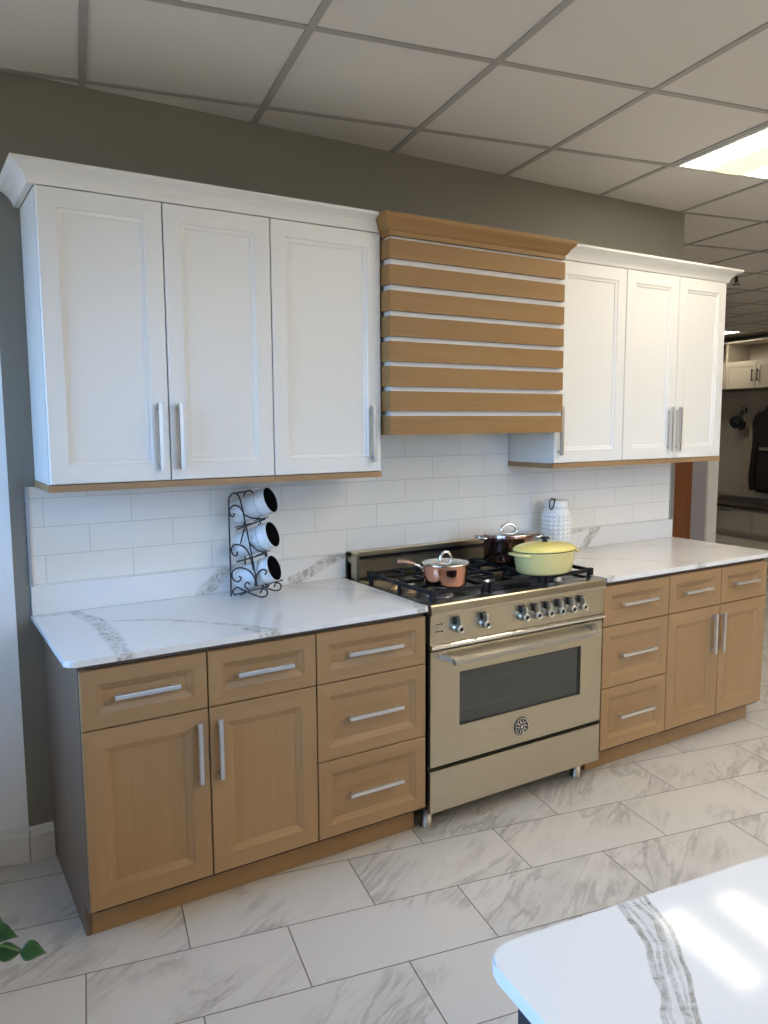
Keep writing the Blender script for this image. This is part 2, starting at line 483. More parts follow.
# window wall on the left (building grid), sill above the floor; daylight comes in here
def wall_seg(bm, u0, u1, v0, v1, z0, z1): gbox(bm, u0, u1, v0, v1, z0, z1)
SILL, HEAD = 1.1, 2.55
wins = [(-4.1, -2.6), (-2.4, -.55)]
b = BM()
wall_seg(b, U0 - .15, U0, V0, V1, 0, SILL); wall_seg(b, U0 - .15, U0, V0, V1, HEAD, ZC)
edges = [V0] + [x for w in wins for x in w] + [V1]
for i in range(0, len(edges), 2): wall_seg(b, U0 - .15, U0, edges[i], edges[i + 1], SILL, HEAD)
struct('wall_window', b, 'wall_white')
for i, (a0, a1) in enumerate(wins):
    b = BM()
    for (v0, v1, z0, z1) in ((a0, a0 + .05, SILL, HEAD), (a1 - .05, a1, SILL, HEAD), (a0 + .05, a1 - .05, SILL, SILL + .05), (a0 + .05, a1 - .05, HEAD - .05, HEAD), ((a0 + a1) / 2 - .02, (a0 + a1) / 2 + .02, SILL + .05, HEAD - .05)):
        gbox(b, U0 - .10, U0 - .05, v0, v1, z0, z1)
    w = struct('window_%d' % (i + 1), b, 'trim_white')
    b = BM(); gbox(b, U0 - .08, U0 - .074, a0 + .05, a1 - .05, SILL + .05, HEAD - .05)
    obj('pane', b, 'wglass', w)
    # portal that guides daylight sampling through this window
    l = bpy.data.lights.new('window_portal', 'AREA'); l.shape = 'RECTANGLE'; l.size = a1 - a0 - .02; l.size_y = HEAD - SILL - .02
    l.cycles.is_portal = True
    lo = bpy.data.objects.new('window_portal', l); col.objects.link(lo)
    lo.location = g(U0 - .03, (a0 + a1) / 2, (SILL + HEAD) / 2)
    lo.rotation_euler = (Matrix.Rotation(ROT_G, 4, 'Z') @ Matrix.Rotation(-PI / 2, 4, 'Y') @ Matrix.Rotation(PI/2, 4, 'Z')).to_euler()
# other outer walls
fw = [(.6, 2.2)]; FS, FH = 1.25, 2.55
b = BM(); gbox(b, U0, U1, V0 - .15, V0, 0, FS); gbox(b, U0, U1, V0 - .15, V0, FH, ZC)
fe = [U0] + [x for q in fw for x in q] + [U1]
for i in range(0, len(fe), 2): gbox(b, fe[i], fe[i + 1], V0 - .15, V0, FS, FH)
struct('wall_front', b, 'wall_beige')
for i, (a0, a1) in enumerate(fw):
    b = BM()
    for (u0, u1, z0, z1) in ((a0, a0 + .05, FS, FH), (a1 - .05, a1, FS, FH), (a0 + .05, a1 - .05, FS, FS + .05), (a0 + .05, a1 - .05, FH - .05, FH)): gbox(b, u0, u1, V0 - .10, V0 - .05, z0, z1)
    w = struct('window_%d' % (len(wins) + 1 + i), b, 'trim_white')
    b = BM(); gbox(b, a0 + .05, a1 - .05, V0 - .08, V0 - .074, FS + .05, FH - .05); obj('pane', b, 'wglass', w)
    l = bpy.data.lights.new('window_portal', 'AREA'); l.shape = 'RECTANGLE'; l.size = a1 - a0 - .02; l.size_y = FH - FS - .02; l.cycles.is_portal = True
    lo = bpy.data.objects.new('window_portal', l); col.objects.link(lo); lo.location = g((a0 + a1) / 2, V0 - .03, (FS + FH) / 2)
    lo.rotation_euler = (Matrix.Rotation(ROT_G, 4, 'Z') @ Matrix.Rotation(PI / 2, 4, 'X')).to_euler()
b = BM(); gbox(b, U1, U1 + .15, V0, V1, 0, ZC); struct('wall_right', b, 'wall_beige')
b = BM(); gbox(b, U0, U1, V1, V1 + .15, 0, ZC); struct('wall_far', b, 'wall_beige')

# doorway seen past the end of the display wall: brown door, lilac wall, white end post (plane x = 4.5 in the hall)
b = BM(); box(b, 4.50, 4.635, 1.424, 1.575, 0, ZC - .001); box(b, 4.50, 4.635, 1.575, 4.2, 2.12, ZC - .001); box(b, 4.50, 4.635, 2.46, 4.2, 0, 2.12)
struct('wall_partition', b, 'lilac')
b = BM(); box(b, 4.499, 4.636, 1.406, 1.4235, 0, ZC - .002); struct('trim_2', b, 'trim_white', 'white board capping the end of the hall wall')
b = BM(); box(b, 4.505, 4.55, 1.578, 2.457, .006, 2.117)
dr = struct('door_1', b, 'door_wood')
b = BM(); tube(b, [(4.505, 2.39, 1.0), (4.45, 2.39, 1.0)], .01); tube(b, [(4.45, 2.40, 1.0), (4.45, 2.28, 1.0)], .009); obj('door_handle', b, 'nickel', dr)

# ------------------------------------------------------------------ wall finish behind the counters
TX0, TX1 = -1.2573, 2.168
b = BM(); box(b, TX0, TX1, -.010, -.0012, 1.0195, 1.372); box(b, .008, .936, -.010, -.0012, 1.372, 1.60)
t = obj('subway_tile_backsplash', b, 'tile'); tag(t, 'white subway tile backsplash running along the wall under the white cabinets', 'tile backsplash')
b = BM(); box(b, TX0 - .009, TX0 - .0005, -.013, -.0012, 1.0195, 1.3735); obj('edge_trim', b, 'seal', t)
b = BM(); box(b, TX1 + .0005, TX1 + .009, -.013, -.0012, 1.0195, 1.3715); obj('edge_trim', b, 'seal', t)

# ------------------------------------------------------------------ cabinets
def panel_front(bm, x0, x1, z0, z1, yf, th, rings, grain_panel=0):
    """panelled front facing -y.  rings = [(inset, depth)] from the outer edge inwards"""
    R = [(0, th), (0, .0025), (.0025, 0)] + rings
    loops = []
    for ins, dep in R:
        loops.append([bm.verts.new(p) for p in ((x0 + ins, yf + dep, z0 + ins), (x1 - ins, yf + dep, z0 + ins), (x1 - ins, yf + dep, z1 - ins), (x0 + ins, yf + dep, z1 - ins))])
    for A, B in zip(loops, loops[1:]):
        for k in range(4):
            f = bm.faces.new((A[k], A[(k + 1) % 4], B[(k + 1) % 4], B[k]))
            f.material_index = 1 if k in (0, 2) else 0
    f = bm.faces.new(loops[-1]); f.material_index = grain_panel
    f = bm.faces.new(loops[0][::-1]); f.material_index = 0
BASE_DOOR = [(.058, 0), (.0595, .002), (.0775, .010), (.0795, .0125)]
BASE_DRAWER = [(.045, 0), (.0465, .002), (.0645, .010), (.0665, .0125)]
ZGAP = .0025
UP_DOOR = [(.058, 0), (.0605, .004), (.072, .006), (.0745, .0105)]

def bar_handle(parent, x, z, length, yf, vertical, mat, r=.0065, stand=.0235):
    b = BM(); h = length / 2
    if vertical:
        box(b, x - r, x + r, yf - stand - r, yf - stand + r, z - h, z + h, .0012)
        for s in (-1, 1): box(b, x - .0045, x + .0045, yf - stand + r, yf + .002, z + s * (h - .018) - .0045, z + s * (h - .018) + .0045)
    else:
        box(b, x - h, x + h, yf - stand - r, yf - stand + r, z - r, z + r, .0012)
        for s in (-1, 1): box(b, x + s * (h - .018) - .0045, x + s * (h - .018) + .0045, yf - stand + r, yf + .002, z - .0045, z + .0045)
    obj('handle', b, mat, parent)

YB = -.6445; TB = .0195               # base fronts
ZB, ZD2, ZD, ZT = .1215, .4073, .689, .8739
GAP = .0021
def base_cabinet(label, x0, x1, kind, left_end=False, right_end=False):
    t = thing('base_cabinet', label, 'base cabinet', ((x0 + x1) / 2, -.31, 0), 0, 'natural wood base cabinets along the wall')
    ox, oy = (x0 + x1) / 2, -.31
    X0, X1 = x0 - ox, x1 - ox; yf = YB - oy; yb = -.003 - oy; yc = YB + TB + .001 - oy
    b = BM(); box(b, X0 + (.019 if left_end else .001), X1 - (.019 if right_end else .001), yc, yb, .108, .8815)
    c = obj('carcass', b, 'gap_shade', t)
    b = BM(); box(b, X0 + (.019 if left_end else .0005), X1 - (.019 if right_end else .0005), yc - .002, yb, .8818, .8936); box(b, X0 + (.019 if left_end else .0005), X1 - (.019 if right_end else .0005), yc - .004, yc - .0005, .8752, .8816); obj('top_rail', b, 'shaded_wood', t)
    yt = -.56 - oy
    b = BM(); box(b, X0 + (.019 if left_end else .0005), X1 - (.0005 if not right_end else -.010), yt, yt + .018, 0.0005, .1075); obj('toe_kick', b, 'wood_h', t)
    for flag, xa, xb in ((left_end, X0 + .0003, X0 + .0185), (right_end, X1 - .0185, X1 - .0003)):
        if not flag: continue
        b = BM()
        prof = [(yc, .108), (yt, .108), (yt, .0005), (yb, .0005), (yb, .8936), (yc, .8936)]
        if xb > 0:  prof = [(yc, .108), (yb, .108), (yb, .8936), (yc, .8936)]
        extrude_yz(b, prof, xa, xb); obj('end_panel', b, 'shaded_wood', t)
        if xb > 0:
            b = BM(); box(b, xb - .008, xb + .0102, yt + .0185, yb, .0005, .1075); obj('toe_kick', b, 'shaded_wood', t)
    def drawer(a, bx, z0, z1, hl):
        b = BM(); panel_front(b, a + GAP, bx - GAP, z0 + GAP, z1 - GAP, yf, TB, BASE_DRAWER, 1)
        dd = obj('drawer', b, ['wood_v', 'wood_h'], t)
        bar_handle(dd, (a + bx) / 2, (z0 + z1) / 2 + .004, hl, yf, False, 'nickel_lt')
    def door(a, bx, hx):
        b = BM(); panel_front(b, a + GAP, bx - GAP, ZB + GAP, ZD - GAP, yf, TB, BASE_DOOR, 0)
        dd = obj('door', b, ['wood_v', 'wood_h'], t)
        bar_handle(dd, hx - ox, .5525, .199, yf, True, 'nickel_lt')
    if kind == 'drawers':
        drawer(X0, X1, ZD, ZT, .226); drawer(X0, X1, ZD2, ZD, .226); drawer(X0, X1, ZB, ZD2, .226)
    else:
        xm, h0, h1 = kind
        drawer(X0, xm - ox, ZD, ZT, .197); drawer(xm - ox, X1, ZD, ZT, .197)
        door(X0, xm - ox, h0); door(xm - ox, X1, h1)
    return t
base_cabinet('wood base cabinet with two doors and two drawers at the white wall corner', -1.2303, -.4587, (-.8443, -.8812, -.8143), left_end=True)
base_cabinet('wood three-drawer base cabinet directly left of the stainless range', -.4587, 0.0, 'drawers')
base_cabinet('wood three-drawer base cabinet directly right of the stainless range', .9436, 1.3817, 'drawers')
base_cabinet('wood base cabinet with two doors and two drawers at the far right end', 1.3817, 2.1475, (1.7698, 1.712, 1.777), right_end=True)

YU, TU = -.326, .020
ZUB, ZUT = 1.3966, 2.3153
def upper_cabinet(label, x0, x1, doors, left_end=False, right_end=False):
    ox, oy = (x0 + x1) / 2, -.155
    t = thing('wall_cabinet', label, 'wall cabinet', (ox, oy, 1.374), 0, 'white wall cabinets')
    X0, X1 = x0 - ox, x1 - ox; yf = YU - oy; yb = -.002 - oy; yc = YU + TU + .001 - oy
    zo = -1.374
    b = BM(); box(b, X0 + (.0005 if left_end else .001), X1 - .0008, yc, yb, ZUB + zo, ZUT + zo); obj('carcass', b, 'white', t)
    b = BM(); box(b, X0 - (.004 if left_end else -.0005), X1 + (.004 if right_end else -.0005), yf + .0, -.0135 - oy, 1.3742 + zo, ZUB - .0006 + zo, .001)
    obj('light_rail', b, 'wood_h', t)
    for a, bx, hx in doors:
        b = BM(); panel_front(b, a - ox + GAP, bx - ox - GAP, ZUB + .002 + zo, ZUT + zo, yf, TU, UP_DOOR, 0)
        dd = obj('door', b, ['white', 'white'], t)
        bar_handle(dd, hx - ox, 1.547 + zo, .224, yf, True, 'nickel', r=.0068)
    return t
upper_cabinet('white two-door wall cabinet at the left end above the marble counter', -1.2303, -.4567, [(-1.2303, -.8415, -.8788), (-.8415, -.4567, -.8085)], left_end=True)
upper_cabinet('white single-door wall cabinet directly left of the slatted hood', -.4567, .0052, [(-.4567, .0052, -.0405)])
upper_cabinet('white single-door wall cabinet directly right of the slatted hood', .9402, 1.398, [(.9402, 1.398, .966)], left_end=True)
upper_cabinet('white two-door wall cabinet at the right end by the mudroom', 1.398, 2.1665, [(1.398, 1.7851, 1.7315), (1.7851, 2.1665, 1.799)], right_end=True)

# hood crown profile (offset, z) and white crown profile
HP = [(0, 2.3005), (0, 2.3175), (.004, 2.3195), (.009, 2.326), (.016, 2.339), (.028, 2.352), (.0335, 2.3585), (.0352, 2.3615), (.036, 2.3655), (.036, 2.3765)]
def hood_off(z):
    if z <= HP[0][1]: return 0.0
    for (o0, z0), (o1, z1) in zip(HP, HP[1:]):
        if z0 <= z <= z1: return o0 + (o1 - o0) * (z - z0) / max(1e-6, z1 - z0)
    return HP[-1][0]
HX0, HX1, HY = .0078, .926, -.388
CP = [(.019, 2.3185), (.0205, 2.3225), (.0235, 2.3325), (.0295, 2.3435), (.0385, 2.3535), (.0500, 2.3615), (.0620, 2.3665), (.0655, 2.3690), (.070, 2.3715), (.070, 2.3815)]
def crown(label, x0, x1, cope_right):
    """white crown: return at one end, coped against the hood's crown at the other"""
    b = BM(); fy = -.305
    zz_ = sorted({z for o, z in CP} | {z for o, z in HP if z > 2.3176})
    def cp_off(z):
        for (o0, z0), (o1, z1) in zip(CP, CP[1:]):
            if z0 <= z <= z1: return o0 + (o1 - o0) * (z - z0) / max(1e-6, z1 - z0)
        return CP[-1][0]
    prof = [(cp_off(z), z) for z in zz_] + [(.001, z) for z in zz_[::-1]]
    rows = []
    for o, z in prof:
        if cope_right:
            xe = HX0 - hood_off(z) - .003
            pts = [(x0 - o, -.0015, z), (x0 - o, fy - o, z), (xe, fy - o, z)]
        else:
            xe = HX1 + hood_off(z) + .003
            pts = [(xe, fy - o, z), (x1 + o, fy - o, z), (x1 + o, -.0015, z)]
        rows.append([b.verts.new(p) for p in pts])
    n = len(rows)
    for i in range(n):
        A, B = rows[i], rows[(i + 1) % n]
        for k in range(2): b.faces.new((A[k], A[k + 1], B[k + 1], B[k]))
    m_ = n // 2
    for e in (0, 2):
        for i in range(m_ - 1): b.faces.new((rows[i][e], rows[i + 1][e], rows[n - 2 - i][e], rows[n - 1 - i][e]))
    o = obj('crown_molding', b, 'white')
    tag(o, label, 'crown molding', 'white crown moldings'); base_at(o, ((x0 + x1) / 2, fy, 2.3175))
    return o
crown('white crown molding along the top of the wall cabinets left of the hood', -1.2303, .0052, True)
crown('white crown molding along the top of the wall cabinets right of the hood', .9402, 2.1665, False)

# ------------------------------------------------------------------ slatted range hood
hd = thing('range_hood', 'wooden range hood of horizontal slats over white, above the stainless range', 'range hood', ((HX0 + HX1) / 2, -.19, 1.5416))
hx, hy, hz = (HX0 + HX1) / 2, -.19, 1.5416
b = BM(); box(b, HX0 + .016 - hx, HX1 + .008 - hx, HY + .018 - hy, -.329 - hy, .012, 2.302 - hz); box(b, HX0 + .016 - hx, HX1 - .001 - hx, -.329 - hy, -.012 - hy, .06, 2.302 - hz)
obj('backing', b, 'white_strip', hd)
zs = [(2.2165, 2.2905 - .003), (2.119, 2.1925), (2.0205, 2.0955), (1.9235, 1.9995), (1.8275, 1.904), (1.731, 1.8085), (1.6355, 1.7125), (1.5416, 1.6155)]
def slat_mesh(z0, z1):
    b = BM(); tk = .0165
    out = [(HX0, -.013), (HX0, HY), (HX1, HY), (HX1, -.013)]
    inn = [(HX0 + tk - .002, -.013), (HX0 + tk - .002, HY + tk), (HX1 - tk, HY + tk), (HX1 - tk, -.013)]
    rows = []
    for z, e in ((z0, 0), (z0, 0), (z1, 0)): pass
    lo_o = [b.verts.new((x - hx, y - hy, z0 - hz)) for x, y in out]; hi_o = [b.verts.new((x - hx, y - hy, z1 - hz)) for x, y in out]
    lo_i = [b.verts.new((x - hx, y - hy, z0 - hz)) for x, y in inn]; hi_i = [b.verts.new((x - hx, y - hy, z1 - hz)) for x, y in inn]
    for k in range(3):
        b.faces.new((lo_o[k], lo_o[k + 1], hi_o[k + 1], hi_o[k])); b.faces.new((lo_i[k], hi_i[k], hi_i[k + 1], lo_i[k + 1]))
        b.faces.new((hi_o[k], hi_o[k + 1], hi_i[k + 1], hi_i[k])); b.faces.new((lo_o[k], lo_i[k], lo_i[k + 1], lo_o[k + 1]))
    for k in (0, 3): b.faces.new((lo_o[k], hi_o[k], hi_i[k], lo_i[k]))
    return b
for i, (z0, z1) in enumerate(zs):
    obj('slat', slat_mesh(z0, z1), 'hood_wood', hd)
b = BM(); rows = []
prof = HP + [(-.02, 2.3765), (-.02, 2.3005)]
for o, z in prof:
    rows.append([b.verts.new((x - hx, y - hy, z - hz)) for x, y in ((HX0 - o, -.0015), (HX0 - o, HY - o), (HX1 + o, HY - o), (HX1 + o, -.0015))])
n = len(rows)
for i in range(n):
    A, B = rows[i], rows[(i + 1) % n]
    for k in range(3): b.faces.new((A[k], A[k + 1], B[k + 1], B[k]))
b.faces.new([r[0] for r in rows]); b.faces.new([r[3] for r in rows][::-1])
obj('crown', b, 'hood_wood', hd)

# ------------------------------------------------------------------ countertops and quartz upstands
def rounded(poly_corners, seg=6):
    out = []
    n = len(poly_corners)
    for i, (x, y, r) in enumerate(poly_corners):
        p = Vector((x, y)); a = Vector(poly_corners[i - 1][:2]) - p; c = Vector(poly_corners[(i + 1) % n][:2]) - p
        if r <= 0: out.append((x, y)); continue
        a.normalize(); c.normalize()
        ang = a.angle(c); tl = r / math.tan(ang / 2)
        cen = p + (a + c).normalized() * (r / math.sin(ang / 2))
        s = p + a * tl - cen; e = p + c * tl - cen
        a0 = math.atan2(s.y, s.x); a1 = math.atan2(e.y, e.x)
        while a1 - a0 > PI: a1 -= 2 * PI
        while a1 - a0 < -PI: a1 += 2 * PI
        for k in range(seg + 1):
            t_ = a0 + (a1 - a0) * k / seg
            out.append((cen.x + r * math.cos(t_), cen.y + r * math.sin(t_)))
    return out
def chain(pts, w, st): return [(*p, *q, w, st) for p, q in zip(pts, pts[1:])]
def shift(segs, dx, dy): return [(a - dx, b_ - dy, c - dx, d_ - dy, w, s) for a, b_, c, d_, w, s in segs]
CZ0, CZ1, CY = .894, .914, -.663
QW = (.78, .775, .76)
segs = chain([(-1.13, -.012), (-1.09, -.214), (-1.086, -.436), (-1.104, -.617), (-1.096, -.72)], .035, 1.0) + \
       chain([(-1.261, -.028), (-1.19, -.035), (-1.12, -.028)], .018, .9) + \
       chain([(-1.046, -.239), (-.907, -.30), (-.791, -.424), (-.652, -.593)], .016, .75) + \
       chain([(-.68, -.60), (-.614, -.69)], .04, 1.0) + chain([(-.321, -.024), (-.202, -.149), (-.087, -.271), (.0, -.41)], .012, .5) + chain([(-.03, -.66), (.0, -.60)], .03, .9)
M['quartz_l'] = vein_mat('veined_quartz_counter', QW, shift(segs, -.63, -.33), 'xy')
b = BM(); prism(b, rounded([(-1.268, CY, .03), (-.003, CY, .004), (-.003, -.0015, 0), (-1.268, -.0015, 0)]), CZ0, CZ1, .0025)
o = obj('countertop', b, 'quartz_l'); tag(o, 'white quartz countertop with grey veins left of the range', 'countertop', 'quartz countertops on the wood cabinets'); base_at(o, (-.63, -.33, CZ0))
segs = chain([(.96, -.10), (1.19, -.215), (1.362, -.363), (1.511, -.552), (1.60, -.665)], .013, .6) + chain([(1.5, -.03), (1.677, -.084), (1.894, -.187), (2.068, -.386), (2.166, -.56)], .012, .5) + \
       chain([(1.59, -.67), (1.54, -.69)], .035, 1.0) + chain([(.95, -.69), (.99, -.63)], .03, .9)
M['quartz_r'] = vein_mat('warm_veined_quartz_counter', QW, shift(segs, 1.56, -.33), 'xy')
b = BM(); prism(b, rounded([(.9445, CY, .004), (2.199, CY, .03), (2.199, -.0015, 0), (.9445, -.0015, 0)]), CZ0, CZ1, .0025)
o = obj('countertop', b, 'quartz_r'); tag(o, 'white quartz countertop with fine tan veins right of the range', 'countertop', 'quartz countertops on the wood cabinets'); base_at(o, (1.56, -.33, CZ0))
segs = chain([(-.53, 1.03), (-.585, .97), (-.65, .91)], .035, 1.0) + chain([(-.25, .925), (-.121, .978), (.0, 1.03)], .028, 1.0)
M['quartz_sl'] = vein_mat('veined_quartz_upstand', QW, shift(segs, -.63, .914), 'xz')
b = BM(); box(b, -1.2646, .0055, -.020, -.0012, CZ1 + .0006, 1.019, .0015)
o = obj('counter_upstand', b, 'quartz_sl'); tag(o, 'low white quartz upstand behind the counter left of the range', 'backsplash', 'quartz upstands'); base_at(o, (-.63, -.01, CZ1))
segs = chain([(1.30, 1.012), (1.40, 1.008), (1.57, 1.02)], .014, .7) + chain([(1.575, 1.03), (1.53, .985), (1.455, .91)], .032, 1.0)
M['quartz_sr'] = vein_mat('veined_quartz_upstand_warm', QW, shift(segs, 1.56, .914), 'xz')
b = BM(); box(b, .9445, 2.190, -.020, -.0012, CZ1 + .0006, 1.019, .0015)
o = obj('counter_upstand', b, 'quartz_sr'); tag(o, 'low white quartz upstand behind the counter right of the range', 'backsplash', 'quartz upstands'); base_at(o, (1.56, -.01, CZ1))

# ------------------------------------------------------------------ range
RX0, RX1, RY = .0095, .9305, -.655
rx, ry = (RX0 + RX1) / 2, -.34
rg = thing('kitchen_range', 'freestanding stainless steel gas range between the two runs of wood cabinets', 'range', (rx, ry, 0))
RL, RR = RX0 - rx, RX1 - rx; yF = RY - ry
def ro(name, bm, m, p=None): return obj(name, bm, m, p or rg)
b = BM()   # hollow body: sides, back, floor, top shelf round the oven
box(b, RL + .004, RL + .10, yF + .022, -.03 - ry, .10, .865); box(b, RR - .10, RR - .004, yF + .022, -.03 - ry, .10, .865)
box(b, RL + .10, RR - .10, yF + .022, -.03 - ry, .10, .37); box(b, RL + .10, RR - .10, yF + .022, -.03 - ry, .685, .865)
box(b, RL + .10, RR - .10, -.14 - ry, -.03 - ry, .37, .685)
ro('body', b, 'black')
for i in range(2):
    b = BM(); z = .455 + .1 * i
    for yy in (yF + .06, yF + .42): tube(b, [(RL + .11, yy, z), (RR - .11, yy, z)], .003)
    for k in range(16):
        xx = RL + .12 + k * (RR - RL - .24) / 15
        tube(b, [(xx, yF + .06, z), (xx, yF + .42, z)], .0016, 6)
    ro('oven_rack', b, 'steel_pol')
# oven door with window opening
WXa, WXb, WZa, WZb = .150 - rx, .802 - rx, .420, .635
Da, Db, Dz0, Dz1 = RL + .0035, RR - .0035, .2785, .7315
b = BM(); dt = .020
for (x0, x1, z0, z1) in ((Da, WXa, Dz0, Dz1), (WXb, Db, Dz0, Dz1), (WXa, WXb, Dz0, WZa), (WXa, WXb, WZb, Dz1)):
    box(b, x0, x1, yF, yF + dt, z0, z1)
bmesh.ops.remove_doubles(b, verts=b.verts, dist=1e-5)
door = ro('oven_door', b, 'steel')
b = BM()
for (x0, x1, z0, z1) in ((WXa, WXa + .006, WZa, WZb), (WXb - .012, WXb, WZa, WZb), (WXa, WXb, WZa, WZa + .007), (WXa, WXb, WZb - .006, WZb)):
    box(b, x0, x1, yF + .0035, yF + .012, z0, z1)
ro('window_bezel', b, 'black', door)
b = BM(); box(b, WXa + .001, WXb - .001, yF + .006, yF + .010, WZa + .001, WZb - .001); ro('window_glass', b, 'glass', door)
# handle: flat-topped rail on two brackets
b = BM(); hz0 = .699
prof = [(yF - .061, hz0 - .013), (yF - .066, hz0 - .004), (yF - .064, hz0 + .006), (yF - .050, hz0 + .012), (yF - .036, hz0 + .010), (yF - .034, hz0 - .004), (yF - .042, hz0 - .013)]
extrude_yz(b, prof, .083 - rx, .857 - rx)
for sg in (-1, 1):
    A = []
    for zz, e in ((hz0 - .010, 0), (hz0 + .011, 0)):
        A.append([b.verts.new((sg * q, yy, zz + (.012 if yy > yF - .02 else 0))) for q, yy in ((.418, yF + .001), (.385, yF + .001), (.355, yF - .046), (.386, yF - .046))])
    for k in range(4): b.faces.new((A[0][k], A[0][(k + 1) % 4], A[1][(k + 1) % 4], A[1][k]))
    b.faces.new(A[0][::-1]); b.faces.new(A[1])
ro('handle', b, 'steel_sat', door)
# round badge with radiating petals
b = BM(); Rt = Matrix.Translation((.469 - rx, yF, .349)) @ Matrix.Rotation(PI / 2, 4, 'X')
lathe(b, [(0, .002), (.030, .002), (.032, .0045), (.036, .0050), (.0385, .004), (.0395, -.0005)], 40, mat=Rt)
bd = ro('badge', b, 'steel_dark', door)
b = BM()
for k in range(10):
    a = 2 * PI * k / 10
    vs = lathe(b, [(0, .0008), (.5, .0006), (1, 0)], 10, mat=Rt @ Matrix.Rotation(a, 4, 'Z') @ Matrix.Translation((.0195, 0, .0042)) @ Matrix.Diagonal((.0095, .0036, 1.8, 1)))
lathe(b, [(0, .0018), (.005, .0012), (.0075, 0)], 16, mat=Rt @ Matrix.Translation((0, 0, .0045)))
lathe(b, [(.0315, .0050), (.0335, .0062), (.0355, .0055)], 40, mat=Rt)
ro('badge_relief', b, 'steel_pol', bd)
# storage drawer front
b = BM(); box(b, RL + .003, RR - .003, yF, yF + .02, .0935, .2615, .0015); ro('storage_drawer', b, 'steel')
# lower rail below the control panel
b = BM(); extrude_yz(b, [(yF + .02, .7385), (yF - .004, .7385), (yF - .014, .7435), (yF - .014, .7535), (yF - .010, .7585), (yF + .02, .7600)], RL + .001, RR + .0005); ro('trim_rail', b, 'steel_pol')
# control panel and slanted top lip
b = BM(); extrude_yz(b, [(yF + .03, .7605), (yF - .001, .7605), (yF - .005, .872), (yF + .03, .872)], RL, RR); cp = ro('control_panel', b, 'steel')
b = BM(); extrude_yz(b, [(yF - .005, .8722), (yF - .012, .8745), (yF - .014, .884), (yF - .010, .9085), (yF - .004, .9135), (yF + .055, .9135), (yF + .055, .8722)], RL - .0006, RR + .0006); ro('front_lip', b, 'steel')
# tiny indicator marks
for z in (.837, .809):
    b = BM(); lathe(b, [(0, .001), (.003, .001), (.0034, 0)], 12, mat=Matrix.Translation((.061 - rx, yF - .0045, z)) @ Matrix.Rotation(PI / 2, 4, 'X')); ro('indicator', b, 'black', cp)
    b = BM(); box(b, .034 - rx, .052 - rx, yF - .0052, yF - .0020, z - .0013, z + .0013); ro('print_mark', b, 'steel_dark', cp)
# knobs: ring hub with a raised lever
def knob(x, z=.813, lever=0.0):
    Y = yF - .003
    b = BM(); m = Matrix.Translation((x - rx, Y, z)) @ Matrix.Rotation(PI / 2, 4, 'X')
    lathe(b, [(0, 0), (.019, 0), (.019, .008), (.0145, .010), (.0145, .028), (.0172, .030), (.0172, .0385), (.0155, .0400), (.0090, .0400), (.0082, .0365), (0, .0365)], 28, mat=m)
    k = ro('knob', b, 'steel_sat', cp)
    b = BM(); lathe(b, [(0, .0375), (.0084, .0375)], 20, mat=m); ro('knob_cap', b, 'black', k)
    b = BM(); box(b, x - rx - .0055, x - rx + .0055, Y - .036, Y - .012, z + .012, z + .0405, .002); ro('knob_lever', b, 'steel_sat', k)
    b = BM(); box(b, x - rx - .011, x - rx + .011, Y - .012, Y + .0005, z + .016, z + .046, .002); ro('knob_stop', b, 'steel_dark', k)
for x in (.127, .256, .456, .522, .588, .652, .717, .781): knob(x)
# cooktop
b = BM(); box(b, RL, RR, yF + .055, -.105 - ry, .885, .905); 
box(b, RL, RL + .022, yF + .055, -.105 - ry, .905, .9125, .001); box(b, RR - .022, RR, yF + .055, -.105 - ry, .905, .9125, .001)
ct = ro('cooktop', b, ['cook'])
BX = (.165, .47, .775)
def burner(x, y, r):
    b = BM(); lathe(b, [(r * 1.25, 0), (r * 1.2, .006), (r * .95, .012), (r * .9, .019), (0, .019)], 28, c=(x - rx, y - ry, .905)); u = ro('burner', b, 'alum', ct)
    b = BM(); lathe(b, [(r * .84, .0192), (r * .86, .025), (r * .70, .029), (0, .030)], 28, c=(x - rx, y - ry, .905)); ro('burner_cap', b, 'black', u)
for x in (BX[0], BX[2]):
    burner(x, -.50, .045); burner(x, -.245, .036)
burner(BX[1], -.37, .058); 
# brass igniters / injectors seen between the grates at the left
for x, y in ((.085, -.30), (.10, -.40), (.215, -.36)):
    b = BM(); lathe(b, [(0, .014), (.010, .012), (.014, 0)], 14, c=(x - rx, y - ry, .905), sx=1.7)
    ro('igniter', b, 'brass', ct)
def grate(xa, xb):
    b = BM(); z1 = .955; z0 = .939
    ya, yb = -.618 - ry, -.145 - ry
    xa -= rx; xb -= rx; w = .0055
    for x in (xa + w, xb - w): box(b, x - w, x + w, ya, yb, z0, z1, .003)
    for y in (ya + w, (ya + yb) / 2, yb - w): box(b, xa, xb, y - w, y + w, z0, z1, .003)
    xm = (xa + xb) / 2
    for yc in ((ya * 3 + yb) / 4, (ya + 3 * yb) / 4):
        for s in (-1, 1):
            box(b, xm + s * .03 if s > 0 else xa + w, xb - w if s > 0 else xm - .03, yc - .005, yc + .005, z0 + .002, z1, .002)
            y0, y1 = (yc + .03, yc + .118) if s > 0 else (yc - .118, yc - .03)
            box(b, xm - .005, xm + .005, y0, y1, z0 + .002, z1, .002)
    for x in (xa + .012, xb - .012):
        for y in (ya + .012, yb - .012, (ya + yb) / 2): lathe(b, [(.011, 0), (.010, .012), (.008, .034)], 12, c=(x, y, .9052))
    for x in (xa + .012, xb - .012):
        for y in (ya + .004, yb - .004): box(b, x - .012, x + .012, y - .010, y + .010, z0 - .012, z1 + .004, .004)
    ro('grate', b, 'iron')
